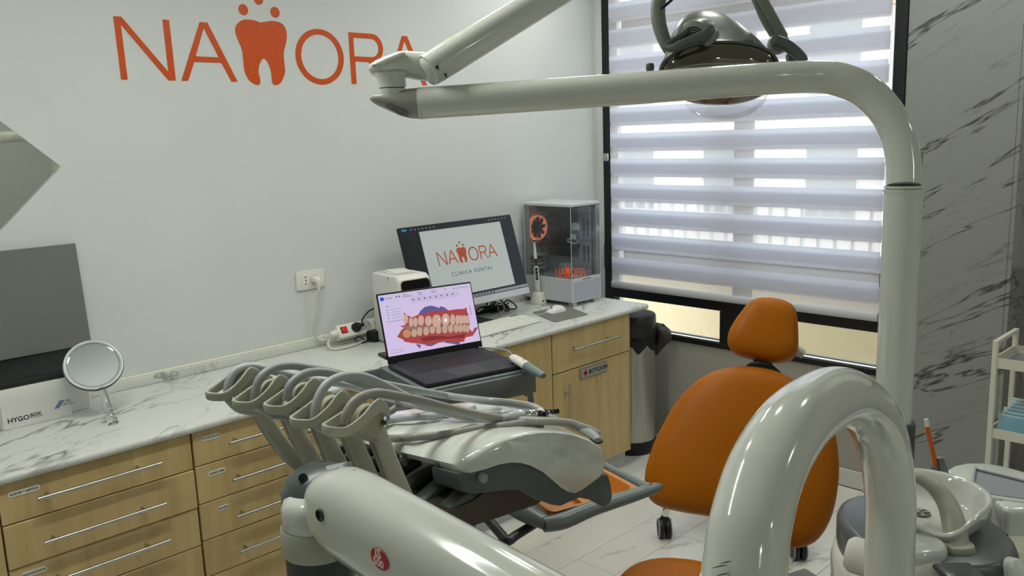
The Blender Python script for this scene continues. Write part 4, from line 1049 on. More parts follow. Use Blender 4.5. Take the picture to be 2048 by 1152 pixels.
tube(q, [b0 + ty_ * .05, b0, b0.lerp(b1, .75), b1, b1.lerp(b2, .25), b2], [.012, .0125, .013, .014, .013, .0125], 14, 6, .8, up=(0, 0, 1)); part('support_bracket', q, DKGREY, td)
q = BM(); tube(q, [b0 + ty_ * .05 - tx * .0, F + U8 * .16 + V98 * .16 - Z * .15], [.012, .014], 12, 1); part('hanger', q, DKGREY, td)
dish = thing('orange_dish', 'orange plastic dish resting in the grey bracket tray', 'dish', tp_(tw * .52, tdp * .5, -.03))
def dring(m_, z): return rrect(tp_(tw * .515, tdp * .52, z), tx * (tw * .405 - m_), ty_ * (tdp * .40 - m_), .02, 4)
q = BM(); rings(q, [dring(.012, -.034), dring(.004, .0), dring(-.006, .004), dring(-.007, .008), dring(-.003, .0095), dring(.003, .007), dring(.012, -.028)]); part('dish_body', q, TRAYOR, dish, smooth=50)
q = BM(); obx(q, tp_(0, 0), tx, ty_, Z, (tw * .50, tdp * .15, -.029), (tw * .505, tdp * .92, -.018), .002, 1); part('divider', q, TRAYOR, dish)

# ================================================================== laptop on its grey trolley tray
LZ = 1.035
ex_ = hd(-12.5); ey_ = hd(77.5)
fl_ = on(853, 777, 'z', LZ); lw, ld = .345, .272
def lp_(a, b, z=0): return V((fl_.x, fl_.y, LZ)) + ex_ * a + ey_ * b + Z * z
tr_ = thing('laptop_trolley', 'grey trolley with a drawer-like top carrying the laptop', 'trolley', lp_(.17, .14, -LZ))
x0_, x1_ = -.075, lw + .022
q = BM(); obx(q, lp_(0, 0), ex_, ey_, Z, (x0_, -.022, -.078), (x1_, .005, -.009), .006, 2); obx(q, lp_(0, 0), ex_, ey_, Z, (x1_ - .02, .0, -.078), (x1_, .33, -.009), .005, 2)
obx(q, lp_(0, 0), ex_, ey_, Z, (x0_, .0, -.078), (x0_ + .012, .33, -.009), .004, 2); obx(q, lp_(0, 0), ex_, ey_, Z, (x0_, .312, -.078), (x1_, .33, -.009), .004, 2)
part('tray_rim', q, mat('trolley_grey', (96, 104, 104), .36), tr_)
q = BM(); obx(q, lp_(0, 0), ex_, ey_, Z, (x0_ + .008, -.016, -.074), (x1_ - .006, .325, -.066), .002, 1); part('tray_floor', q, mat('trolley_light', (176, 180, 180), .4), tr_, smooth=0)
q = BM(); obx(q, lp_(0, 0), ex_, ey_, Z, (-.012, -.012, -.066), (x1_ - .008, .315, -.0012), .003, 1); part('top_plate', q, mat('trolley_top', (112, 120, 120), .4), tr_)
q = BM(); c_ = on(1052, 802, 'z', LZ - .1); tube(q, [lp_(x1_ - .03, .0, -.08), lp_(x1_ - .012, .004, -.084), lp_(x1_ - .004, .008, -.11), lp_(x1_ - .006, .012, -.15), lp_(x1_ - .05, .05, -.19), lp_(.2, .15, -.21)], [.009, .010, .010, .011, .012, .014], 12, 6); part('bracket', q, MATS['trolley_grey'], tr_)
q = BM(); lathe(q, V((lp_(.2, .15).x, lp_(.2, .15).y, 0)), [(.03, .06), (.025, .08), (.022, .5), (.022, LZ - .078)], Z, 24); part('column', q, MATS['trolley_grey'], tr_)
q = BM(); cc = lp_(.2, .15); 
for k in range(5):
    a = 2 * PI * k / 5 + .3; d = V((math.cos(a), math.sin(a), 0)); tube(q, [V((cc.x, cc.y, .08)), V((cc.x, cc.y, .07)) + d * .12, V((cc.x, cc.y, .05)) + d * .23], [.022, .018, .014], 10, 4)
    lathe(q, V((cc.x, cc.y, .026)) + d * .23 - V((-d.y, d.x, 0)) * .012, [(.026, 0), (.026, .024)], V((-d.y, d.x, 0)), 16)
part('wheeled_base', q, MATS['trolley_grey'], tr_)
lt = thing('laptop', 'thin black laptop showing a 3d scan of teeth on its lilac screen', 'laptop', lp_(lw / 2, ld / 2, 0))
LAPB = mat('laptop_graphite', (50, 52, 58), .6, 0, spec=.3)
q = BM(); obx(q, lp_(0, 0), ex_, ey_, Z, (0, 0, .0005), (lw, ld, .0135), .004, 2); part('base', q, LAPB, lt)
q = BM(); obx(q, lp_(0, 0), ex_, ey_, Z, (.108, .008, .0132), (.218, .098, .0139)); part('touch_pad', q, mat('touchpad', (58, 60, 66), .5, 0, spec=.3), lt, smooth=0)
KEYB = mat('laptop_key', (14, 15, 18), .5)
for r in range(6):
    n = 15; y0 = .122 + r * .0205
    for k in range(n):
        if r == 0 and 4 <= k <= 8:
            if k > 4: continue
            x0, x1 = .022 + 4 * .0201, .022 + 9 * .0201 - .0022
        else: x0, x1 = .022 + k * .0201, .022 + (k + 1) * .0201 - .0022
        q = BM(); obx(q, lp_(0, 0), ex_, ey_, Z, (x0, y0, .0130), (x1, y0 + .0183, .0147), .0006, 1); part('key', q, KEYB, lt, smooth=0)
hin = ld - .006
up2 = (ey_ * .062 + Z * .2055); sh_ = up2.length; up2.normalize(); sn = ex_.cross(up2)
sb = lp_(0, hin, .012)
q = BM(); obx(q, sb, ex_, up2, sn, (0, .002, -.006), (lw, sh_ + .014, 0), .003, 2); lid = part('lid', q, BLACK, lt)
q = BM(); tube(q, [sb + ex_ * .03, sb + ex_ * (lw - .03)], .006, 10, 1); part('hinge', q, BLACK, lt)
SCM = {}
def smat(name, col, es=.92):
    return mat('lap_' + name, (8, 8, 10), .25, emit=col, es=es * 1.12)
def spat(name, polys, col, lift, es=.8):
    """flat coloured shape on the laptop screen, coordinates 0..1"""
    W_, H_ = lw - .010, sh_ - .018
    q = BM()
    for p in polys: put(q, shape2d([p], sb + ex_ * .005 + up2 * .026 + sn * lift, ex_ * W_, up2 * H_, .0001))
    return part(name, q, smat(name + str(col[0]), col, es), lid, smooth=0)
spat('display', [[(0, 0), (1, 0), (1, 1), (0, 1)]], (214, 196, 232), .0006, .82)
spat('tool_bar', [[(0, .87), (1, .87), (1, 1), (0, 1)]], (206, 196, 226), .0008, .82)
spat('side_panel', [[(.03, .53), (.225, .53), (.225, .85), (.03, .85)]], (208, 198, 230), .0008, .82)
spat('tool_palette', [[(.32, .80), (.86, .80), (.86, .90), (.32, .90)]], (200, 188, 222), .0010, .82)
spat('app_badge', [ring2(.035, .935, .021, .032, 18)], (40, 72, 200), .0012, .85)
spat('menu_print', [[(x, y), (x + w, y), (x + w, y + .008), (x, y + .008)] for x, y, w in [(.065, .93, .075), (.25, .955, .05), (.25, .925, .09), (.41, .955, .05), (.42, .925, .035), (.55, .955, .06), (.56, .93, .045), (.70, .955, .03), (.06, .80, .03), (.06, .745, .02), (.06, .70, .02), (.06, .655, .02), (.06, .61, .02)]], (96, 88, 130), .0013, .8)
spat('slider_line', [[(.105, y), (.205, y), (.205, y + .005), (.105, y + .005)] for y in (.745, .70, .655, .61)], (130, 124, 160), .0013, .8)
spat('tool_icon', [[(.345 + k * .062, .845), (.358 + k * .062, .845), (.358 + k * .062, .87), (.345 + k * .062, .87)] for k in range(8)] + [[(.05 + k * .028, .553), (.063 + k * .028, .553), (.063 + k * .028, .562), (.05 + k * .028, .562)] for k in range(6)] + [[(.80 + k * .03, .94), (.81 + k * .03, .94), (.81 + k * .03, .955), (.80 + k * .03, .955)] for k in range(6)] + [[(.945, .60 - k * .035), (.955, .60 - k * .035), (.955, .615 - k * .035), (.945, .615 - k * .035)] for k in range(5)] + [ring2(.185, .942, .008, .013, 8), ring2(.215, .942, .008, .013, 8)], (74, 66, 110), .0014, .8)
spat('button_outline', [[(.03, .045), (.155, .045), (.155, .05), (.03, .05)], [(.03, .085), (.155, .085), (.155, .09), (.03, .09)], [(.885, .10), (.965, .10), (.965, .105), (.885, .105)], [(.885, .14), (.965, .14), (.965, .145), (.885, .145)]], (140, 120, 170), .0013, .8)
def sq(px, py):
    p = onp(px, py, sb, sn) - (sb + ex_ * .005 + up2 * .026)
    return (p.dot(ex_) / (lw - .010), p.dot(up2) / (sh_ - .018))
def zp(l): return [sq(740 + x / 6.4, 560 + y / 6.4) for x, y in l]
spat('gum_back', [zp([(620, 440), (640, 400), (700, 345), (780, 328), (850, 345), (880, 360), (900, 335), (950, 350), (1000, 390), (990, 420), (800, 450)]), zp([(580, 820), (640, 880), (650, 830)]), zp([(700, 840), (780, 850), (860, 810), (780, 800)]), zp([(940, 800), (1020, 770), (1150, 800), (1140, 830)])], (98, 92, 152), .0012, .8)
spat('gum', [zp([(425, 415), (480, 455), (540, 480), (610, 445), (700, 425), (800, 400), (900, 390), (1000, 390), (1100, 375), (1200, 370), (1240, 350), (1235, 385), (1255, 440), (1270, 520), (1275, 570), (1255, 600), (1290, 650), (1310, 665), (1330, 620), (1345, 610), (1380, 605), (1350, 660), (1310, 715), (1220, 735), (1200, 790), (1100, 800), (950, 790), (800, 820), (700, 830), (620, 815), (520, 805), (440, 790), (420, 760), (345, 730), (370, 690), (400, 640), (440, 610), (395, 600), (400, 585), (450, 580), (445, 500)])], (172, 70, 70), .0014, .8)
spat('gum_dark', [zp([(640, 740), (760, 720), (900, 715), (1020, 725), (1150, 700), (1220, 690), (1200, 740), (1050, 750), (900, 760), (760, 780), (680, 790)])], (140, 46, 54), .0016, .75)
spat('gap', [zp([(450, 590), (560, 590), (700, 590), (850, 590), (1000, 580), (1150, 580), (1270, 570), (1265, 600), (1150, 620), (1000, 620), (850, 620), (700, 620), (560, 640), (450, 640)])], (150, 120, 110), .0016, .75)
up_t = [(455, 500, 30, 60), (522, 540, 27, 60), (578, 540, 28, 60), (650, 520, 40, 66), (745, 525, 44, 66), (850, 525, 58, 82), (965, 510, 50, 78), (1055, 510, 32, 70), (1120, 510, 30, 62), (1165, 510, 25, 58), (1205, 505, 24, 56), (1245, 510, 24, 55)]
lo_t = [(470, 690, 50, 48), (562, 680, 36, 50), (633, 660, 34, 56), (715, 655, 36, 56), (795, 640, 36, 48), (875, 640, 34, 50), (955, 630, 34, 54), (1030, 625, 32, 52), (1100, 620, 30, 54), (1155, 620, 26, 52), (1205, 615, 25, 50), (1245, 625, 24, 48)]
spat('upper_tooth', [zp([(x + a * math.copysign(abs(math.cos(t)) ** .75, math.cos(t)), y + b * math.sin(t)) for t in [2 * PI * k / 16 for k in range(16)]]) for x, y, a, b in up_t], (206, 172, 156), .0018, .8)
spat('lower_tooth', [zp([(x + a * math.copysign(abs(math.cos(t)) ** .75, math.cos(t)), y + b * math.sin(t)) for t in [2 * PI * k / 16 for k in range(16)]]) for x, y, a, b in lo_t], (196, 166, 146), .0018, .8)
spat('molar', [zp([(x + 46 * math.cos(t), y + 46 * math.sin(t)) for t in [2 * PI * k / 14 for k in range(14)]]) for x, y in ((470, 695),)], (200, 142, 92), .0019, .8)
spat('tooth_shine', [zp([(965 + 18 * math.cos(t), 515 + 26 * math.sin(t)) for t in [2 * PI * k / 10 for k in range(10)]]), zp([(882, 490), (890, 500), (885, 520), (878, 505)]), zp([(765, 520), (772, 530), (766, 552)])], (244, 238, 240), .0020, .9)
# flat black adapter behind the laptop, scanner wand in its holder
c_ = on(778, 716, 'z', LZ); t = thing('black_case', 'flat black case edge sticking out behind the laptop screen', 'case', c_)
q = BM(); obx(q, V((c_.x, c_.y, LZ)), ex_, ey_, Z, (-.02, -.02, 0), (.12, .045, .012), .002, 1); part('case', q, BLACK, t)
a_, b_ = on(1024, 714, 'z', LZ + .03), on(1087, 752, 'z', LZ + .006)
t = thing('scanner_wand', 'white and grey intraoral scanner wand lying beside the laptop', 'scanner', (a_ + b_) / 2)
mid = a_.lerp(b_, .48)
q = BM(); tube(q, [a_, a_.lerp(b_, .12), mid], [.011, .016, .0165], 16, 4, .8, up=(0, 0, 1)); part('grip', q, WHITEP, t)
q = BM(); tube(q, [mid, a_.lerp(b_, .62), a_.lerp(b_, .92), b_], [.0165, .016, .013, .0105], 16, 4, .8, up=(0, 0, 1)); part('tip_sleeve', q, mat('teal_grey', (112, 130, 130), .35), t)
q = BM(); k_ = a_.lerp(b_, .38); lathe(q, k_ + Z * .0125, [(.0035, 0), (.003, .0012), (.001, .0015)], Z, 10); lathe(q, a_.lerp(b_, .22) + Z * .0125, [(.003, 0), (.001, .001)], Z, 8); part('button', q, DKGREY, t)
q = BM(); tube(q, [a_, a_ - (b_ - a_).normalized() * .02 + Z * .012, lp_(lw + .004, ld * .75, .022), lp_(lw - .02, ld + .01, .015)], .003, 8, 6); part('cable', q, HOSE, t)
q = BM(); tube(q, [lp_(x1_ - .01, .1, -.03), mid - Z * .016, mid - Z * .014 + ex_ * .012], [.008, .012, .010], 10, 3); part('holder', q, MATS['trolley_grey'], t)
# ================================================================== dental chair: backrest, headrest, arm pad
dc_ = thing('dental_chair', 'orange padded dental chair back with a rounded headrest', 'dental chair', (2.25, 1.25, 0))
hx = hd(-62); hb = hd(28)
tl_ = math.radians(24); hu = (Z * math.cos(tl_) + hb * math.sin(tl_)); hn = hx.cross(hu); hn = hn if hn.dot(FWD) < 0 else -hn
C0 = at(1480, 900, 2.5)
def onb(px, py, off=0): return onp(px, py, C0 + hn * off, hn)
def outline(l, off=0, n=4):
    L = l + [l[0]]
    P = [l[-1]] + L + [l[1]]
    q = cr(P, n)[n:-n - 0]
    return [onb(x, y, off) for x, y in q[:n * len(l)]]
back_px = [(1490, 733), (1440, 739), (1393, 763), (1352, 806), (1319, 863), (1296, 920), (1289, 965), (1298, 996), (1322, 1014), (1372, 1026), (1430, 1036), (1500, 1062), (1555, 1092), (1592, 1096), (1630, 1084), (1656, 1050), (1671, 1005), (1678, 950), (1676, 900), (1668, 858), (1650, 818), (1618, 782), (1575, 752), (1535, 738)]
q = BM(); pillow(q, outline(back_px), hn, [(.90, -.055), (.965, -.045), (.993, -.02), (1.0, .0), (.992, .018), (.965, .036), (.90, .052), (.78, .062), (.5, .070), (.2, .072)])
part('backrest', q, ORANGE, dc_, smooth=80)
head_px = [(1530, 597), (1512, 599), (1497, 608), (1482, 626), (1467, 647), (1457, 667), (1455, 685), (1462, 700), (1478, 711), (1506, 718), (1539, 724), (1562, 725), (1582, 720), (1594, 707), (1597, 688), (1596, 650), (1593, 625), (1584, 611), (1567, 602), (1548, 598)]
q = BM(); pillow(q, outline(head_px, -.02), hn, [(.86, -.05), (.95, -.042), (.99, -.02), (1.0, .0), (.985, .022), (.93, .04), (.82, .05), (.6, .056), (.3, .058)])
part('headrest', q, ORANGE, dc_, smooth=80)
q = BM()
a, b = onb(1508, 712, -.05), onb(1500, 760, -.05); c, d = onb(1545, 716, -.05), onb(1540, 765, -.05)
slab(q, [a, c, d, b], -hn * .012, .002, 1); part('neck_bar', q, mat('neck_grey', (92, 96, 96), .35), dc_)
q = BM(); tube(q, [onb(1488, 744, -.03), onb(1500, 730, -.01), onb(1520, 726, .0), onb(1540, 731, -.01), onb(1560, 748, -.03)], .006, 10, 5, .5, up=hn); part('neck_strap', q, mat('dark_green_rubber', (12, 40, 32), .5), dc_)
q = BM(); tube(q, [onb(1590, 698, -.02), onb(1598, 703, -.02), onb(1608, 709, -.02)], [.014, .015, .014], 14, 3); part('headrest_lever', q, mat('lever_grey', (196, 198, 192), .3), dc_)
q = BM(); slab(q, [onb(1425, 1020, -.05), onb(1560, 1060, -.05), onb(1552, 1240, -.03), onb(1425, 1220, -.03)], -hn * .05, .01, 2); part('back_support', q, DKGREY, dc_)
bz = onb(1490, 1200, -.05); q = BM(); bx(q, (bz.x - .16, bz.y - .14, 0), (bz.x + .16, bz.y + .14, .30), .03, 3); part('base', q, WHITEP, dc_)
pc_ = on(1608, 1160, 'z', .50)
q = BM(); obx(q, pc_, hd(-20), hd(70), Z, (-.055, -.14, -.03), (.055, .055, 0), .01, 3); part('hinge_cover', q, mat('hinge_brown_grey', (120, 118, 108), .3, .3), dc_)
q = BM(); bx(q, (pc_.x - .05, pc_.y - .05, 0), (pc_.x + .04, pc_.y + .04, .47), .01, 2); part('hinge_post', q, DKGREY, dc_)
cz = .72
ctr = on(1352, 1212, 'z', cz); far = on(1360, 1111, 'z', cz)
axf = far - ctr; axl = V((axf.y, -axf.x, 0)).normalized() * .155
q = BM(); ol = ellipse(ctr, axf, axl, 44, 2.4)
rings(q, [[ctr + (p - ctr) * s + Z * h for p in ol] for s, h in ((.88, -.06), (.96, -.052), (1, -.03), (.99, -.012), (.94, .0), (.8, .004), (.4, .005))])
part('arm_pad', q, ORANGE, dc_, smooth=80)
q = BM(); tube(q, [ctr - Z * .055, ctr - Z * .3, V((ctr.x + .1, ctr.y + .02, .25)), bz.lerp(V((bz.x, bz.y, .25)), 1)], .03, 14, 5); part('arm_support', q, DKGREY, dc_)

# ------------------------------------------------------------------ wheeled stool behind the chair back
w1, w2 = on(1329, 1074, 'z', 0), on(1596, 1117, 'z', 0)
sc_ = w1.lerp(w2, .5) + hd(22) * .09; R_ = .295
st = thing('operator_stool', 'wheeled stool standing behind the orange chair back, black castors showing below', 'stool', sc_)
q = BM(); lathe(q, sc_, [(.022, .1), (.03, .12), (.03, .3), (.018, .31), (.018, .46)], Z, 24); part('gas_column', q, CHROME, st)
q = BM(); lathe(q, sc_, [(.15, .45), (.17, .46), (.175, .49), (.165, .515), (.12, .53), (.001, .532)], Z, 36); part('seat', q, ORANGE, st)
a1 = math.atan2((w1 - sc_).y, (w1 - sc_).x); a2 = math.atan2((w2 - sc_).y, (w2 - sc_).x)
angs = [a1, a2] + [a1 - 2 * PI / 5 * k for k in (1, 2)] + [(a1 + ((a2 - a1) % (2 * PI)) / 2)]
for k, a in enumerate(angs):
    e = w1 if k == 0 else w2 if k == 1 else sc_ + V((math.cos(a), math.sin(a), 0)) * R_
    d = (e - sc_); d.z = 0; L = d.length; d.normalize(); e = V((e.x, e.y, 0))
    q = BM(); tube(q, [V((sc_.x, sc_.y, .15)), V((sc_.x, sc_.y, .17)) + d * L * .5, e + Z * .165 - d * .06, e + Z * .135 - d * .012, e + Z * .098 - d * .002], [.024, .021, .018, .016, .013], 14, 6); part('leg', q, CHROME, st)
    ax = V((-.9, .1, 0)) if k == 0 else V((-.8, -.2, 0)) if k == 1 else V((-d.y, d.x, 0)); ax = V((.70, -.71, 0)); ax.normalize()
    q = BM()
    g = BM()
    for s in (-1, 1):
        lathe(q, e + Z * .043 + ax * (s * .0145 - .0125), [(.028, 0), (.040, .003), (.043, .008), (.043, .017), (.040, .022), (.028, .025)], ax, 28)
        lathe(g, e + Z * .043 + ax * (s * .0145 + s * .0128), [(.0425, -.004), (.0435, 0), (.0415, .0012), (.036, .0008)], ax * s, 28, cap=False)
    tube(q, [e + Z * .045, e + Z * .072, e + Z * .10], [.02, .024, .014], 14, 2)
    part('castor', [(q, BLACK), (g, mat('castor_ring', (140, 142, 140), .3))], None, st)

# ================================================================== operating light on its pole
ol_ = thing('operating_light', 'dental operating light with a smoked reflector on a bent white pole and swing arm', 'dental lamp', (1.731, .663, 0))
PX = at(1807, 380, 1.68); px0, py0 = PX.x, PX.y
zj = PX.z
q = BM(); tube(q, [V((px0, py0, .55)), V((px0, py0, zj - .004))], .0355, 32, 1); part('pole', q, GLOSSW, ol_)
zs_ = at(1832, 862, 1.70).z
q = BM(); lathe(q, V((px0, py0, 0)), [(.044, .60), (.044, zs_ - .006), (.042, zs_), (.036, zs_ + .001)], Z, 32); part('pole_sleeve', q, mat('sleeve_grey', (74, 82, 84), .32), ol_)
q = BM(); lathe(q, V((px0, py0, zj)), [(.0355, -.006), (.0368, -.004), (.0368, 0.002), (.033, .003), (.0365, .005), (.0365, .008), (.033, .009)], Z, 32); part('pole_collar', q, GLOSSW, ol_)
D_ = 1.71
up_px = [(1807, 372, 1.68), (1807, 330, 1.685), (1798, 276, 1.69), (1772, 223, 1.695), (1730, 181, 1.70), (1682, 160, 1.705), (1635, 154, 1.71), (1540, 157, 1.71), (1400, 167, 1.715), (1200, 182, 1.72), (1000, 196, 1.725), (838, 207, 1.73)]
q = BM(); tube(q, [at(*p) for p in up_px], [.0325] * 4 + [.033, .033] + [.0318] * 6, 32, 8); part('bent_arm', q, GLOSSW, ol_, smooth=60)
q = BM(); a = V((px0, py0, zj + .075)); bx(q, (px0 + .028, py0 - .014, zj + .02), (px0 + .042, py0 + .0, zj + .075), .003); 
for v in q.verts: v.co = v.co + (RIGHT * .006)
part('cable_clip', q, STEEL, ol_)
# end cap, collar, knuckle
e1 = at(838, 207, 1.73); dl = (at(790, 203, 1.74) - e1).normalized()
q = BM(); rs = []
upd = -DOWN
for px, top, bot, dd in ((846, 176, 238, 1.0), (820, 178, 236, 1.0), (800, 181, 231, .98), (780, 184, 222, .92), (760, 187, 213, .8), (748, 190, 207, .62), (741, 194, 201, .3)):
    c_ = at(px, (top + bot) / 2, 1.73); r = (bot - top) / 2 * 1.73 / FPX
    rs.append(ellipse(c_, upd * r, FWD * .031 * dd, 28, 2.1))
rings(q, rs); part('arm_end', q, mat('warm_grey_cap', (158, 157, 148), .38), ol_, smooth=60)
q = BM(); rs = [at(768, 204, 1.705), at(790, 214, 1.70), at(815, 226, 1.70), at(818, 234, 1.705), at(800, 229, 1.705), at(772, 214, 1.71)]
slab(q, rs, FWD * .008, .001, 1); part('end_badge', q, mat('badge_grey', (116, 116, 110), .4), ol_)
nb, nt_ = at(785, 190, 1.73), at(783, 148, 1.73)
q = BM(); lathe(q, V((nb.x, nb.y, nb.z)), [(.029, -.004), (.029, .012), (.0285, .0125)], Z, 28); part('lower_collar', q, GLOSSW, ol_)
q = BM(); lathe(q, V((nb.x, nb.y, nb.z + .0125)), [(.0255, 0), (.0255, .0018)], Z, 28); part('collar_gap', q, BLACK, ol_)
q = BM(); lathe(q, V((nb.x, nb.y, nb.z + .0143)), [(.029, 0), (.029, .02), (.034, .03)], Z, 28); part('upper_collar', q, GLOSSW, ol_)
q = BM(); rs = []
for px, top, bot, dd in ((738, 136, 142, .35), (743, 129, 149, .7), (755, 122, 154, .95), (775, 113, 156, 1.05), (800, 104, 153, 1.05), (815, 103, 155, 1.0), (835, 105, 159, .95), (855, 105, 162, .9), (872, 108, 164, .8), (883, 116, 161, .55), (888, 126, 155, .3)):
    c_ = at(px, (top + bot) / 2, 1.73); r = (bot - top) / 2 * 1.73 / FPX
    rs.append(ellipse(c_, upd * r, FWD * .031 * dd, 28, 2.3))
rings(q, rs); part('knuckle', q, GLOSSW, ol_, smooth=60)
q = BM(); rs = [at(*p, 1.694) for p in ((742, 131), (755, 124), (775, 115), (800, 105), (810, 104), (806, 113), (790, 123), (765, 130))]
slab(q, rs, FWD * .016, .002, 2); part('knuckle_cap', q, mat('cap_pale', (196, 198, 190), .3), ol_)
r0, r1 = at(872, 131, 1.715), at(1160, -45, 1.86)
rd = (r1 - r0).normalized()
q = BM(); tube(q, [r0 - rd * .028, r0 - rd * .02, r0, r0.lerp(r1, .5), r1], [.018, .028, .0335, .033, .033], 32, 4); part('upper_arm', q, GLOSSW, ol_)
p_ = at(874, 133, 1.67); q = BM(); tube(q, [p_, p_ + FWD * .02], .0028, 12, 1); part('arm_screw', q, BLACK, ol_)
p_ = at(891, 149, 1.675); q = BM(); tube(q, [p_, p_ + FWD * .02], .0024, 12, 1); part('arm_screw', q, BLACK, ol_)
# the far end of the swing arm is above the frame; it comes down to the lamp head
e2, e3 = at(1390, -180, 1.97), at(1415, -120, 1.97)
q = BM(); tube(q, [r1, r1.lerp(e2, .8), e2, e3, at(1418, -95, 1.97)], [.033, .032, .030, .026, .022], 24, 6); part('drop_joint', q, GLOSSW, ol_)
LG = mat('lamp_grey', (126, 132, 124), .36); LGD = mat('lamp_dark_grey', (84, 92, 88), .36)
q = BM(); tube(q, [at(1418, -95, 1.97), at(1372, -82, 1.97), at(1335, -50, 1.97), at(1318, 0, 1.97), at(1318, 45, 1.97), at(1332, 88, 1.97), at(1348, 112, 1.975)], [.016, .015, .0155, .0165, .017, .015, .012], 16, 8, .55, up=FWD); part('yoke', q, LG, ol_)
q = BM(); tube(q, [at(1418, -95, 1.97), at(1470, -70, 1.98), at(1505, -20, 1.98), at(1530, 35, 1.985), at(1556, 78, 1.99)], [.013, .012, .0125, .0125, .013], 16, 8); tube(q, [at(1478, -90, 1.96), at(1523, -5, 1.965), at(1548, 40, 1.97), at(1567, 76, 1.975)], .012, 14, 6); part('yoke', q, LG, ol_)
q = BM(); tube(q, [at(1322, 18, 1.945), at(1340, 3, 1.945), at(1362, -18, 1.945)], .0032, 8, 3); part('yoke_cable', q, BLACK, ol_)
# head
hc = at(1437, 143, 1.93)
e1_ = (RIGHT + FWD * .10).normalized(); fn = (-FWD * .70 + DOWN * .70 - RIGHT * .06); fn = (fn - e1_ * fn.dot(e1_)).normalized()
e2_ = fn.cross(e1_); e2_ = e2_ if e2_.z > 0 else -e2_
def lh(a, b, c=0): return hc + e1_ * a + e2_ * b + fn * c
def lrow(l, p=2.25): return [ellipse(lh(ox, oy, h), e1_ * .136 * s, e2_ * .078 * s2, 48, p) for s, s2, h, ox, oy in l]
q = BM(); rings(q, lrow([(.10, .14, -.150, -.018, .040), (.30, .42, -.145, -.016, .038), (.50, .66, -.126, -.012, .030), (.69, .84, -.092, -.006, .018), (.85, .95, -.050, 0, .006), (.95, .99, -.015, 0, 0), (1.0, 1.0, .002, 0, 0)]), cap=False); part('lamp_shell', q, LG, ol_, smooth=70)
q = BM(); rings(q, lrow([(1.0, 1.0, -.002, 0, 0), (1.02, 1.03, .001, 0, 0), (1.02, 1.03, .007, 0, 0), (.985, .98, .009, 0, 0), (.96, .94, .004, 0, 0)]), cap=False, cap0=False); part('lamp_rim', q, LGD, ol_)
q = BM(); rings(q, lrow([(.98, .97, .004, 0, 0), (.97, .95, .018, 0, 0), (.9, .86, .034, 0, 0), (.75, .7, .046, 0, 0), (.5, .46, .054, 0, 0), (.2, .2, .058, 0, 0), (.02, .02, .0585, 0, 0)]), cap0=False)
part('reflector_bowl', q, mat('smoked_mirror', (112, 108, 96), .05, .85), ol_, smooth=70)
q = BM(); rings(q, [ellipse(lh(.012, -.022, h), e1_ * .098 * s, e2_ * .070 * s, 40, 2.2) for s, h in ((1, .036), (1, .052), (.9, .066), (.5, .076), (.02, .079))], cap0=False); part('front_glass', q, thin_glass('lamp_glass', (.95, .96, .96), .14), ol_, smooth=70)
# fan boss with slots, handles, side joints
fb = at(1386, 80, 1.875); fd = (EYE - fb).normalized(); fd = (fd + RIGHT * -.40 + DOWN * .1).normalized()
q = BM(); lathe(q, fb - fd * .05, [(.044, 0), (.043, .03), (.040, .046), (.034, .050), (.001, .0505)], fd, 36)
g = BM()
for r in (.009, .0145, .020, .0255):
    g2 = BM(); lathe(g2, fb + fd * .0008, [(r, 0), (r, .0006), (r + .0028, .0006), (r + .0028, 0)], fd, 36, cap=False); put(g, g2)
part('fan_boss', [(q, LG), (g, BLACK)], None, ol_)
q = BM(); tube(q, [at(1420, 58, 1.86), at(1408, 72, 1.848), at(1388, 77, 1.842), at(1365, 86, 1.845), at(1345, 96, 1.855), at(1330, 95, 1.865)], [.012, .013, .0085, .008, .009, .007], 14, 6); tube(q, [at(1330, 95, 1.865), at(1345, 82, 1.87), at(1370, 66, 1.875), at(1376, 58, 1.88)], [.007, .006, .006, .005], 12, 5); part('handle', q, LGD, ol_)
q = BM(); tube(q, [at(1300, 146, 1.93), at(1300, 136, 1.93), at(1300, 128, 1.93)], [.007, .0095, .0085], 14, 4); tube(q, [at(1300, 146, 1.93), at(1318, 160, 1.93), at(1345, 158, 1.94)], .006, 10, 4); part('side_knob', q, LGD, ol_)
q = BM(); lathe(q, at(1556, 88, 1.985), [(.022, -.012), (.024, 0), (.022, .014), (.012, .016)], -FWD, 24); part('yoke_joint', q, LG, ol_)
q = BM(); lathe(q, at(1345, 112, 1.985), [(.016, -.012), (.018, 0), (.014, .01)], -FWD, 20); part('yoke_joint', q, LG, ol_)
q = BM(); tube(q, [at(1552, 82, 1.93), at(1575, 92, 1.925), at(1600, 112, 1.92), at(1608, 124, 1.92)], [.014, .0135, .0125, .010], 14, 5); tube(q, [at(1575, 118, 1.96), at(1590, 116, 1.96), at(1604, 128, 1.96)], .011, 12, 4); part('handle', q, LGD, ol_)
q = BM(); obx(q, at(1497, 83, 1.885), RIGHT, -DOWN, -FWD, (-.012, -.003, -.004), (.010, .003, .004), .0015, 1, ); part('lamp_catch', q, mat('catch_grey', (92, 94, 90), .4), ol_)

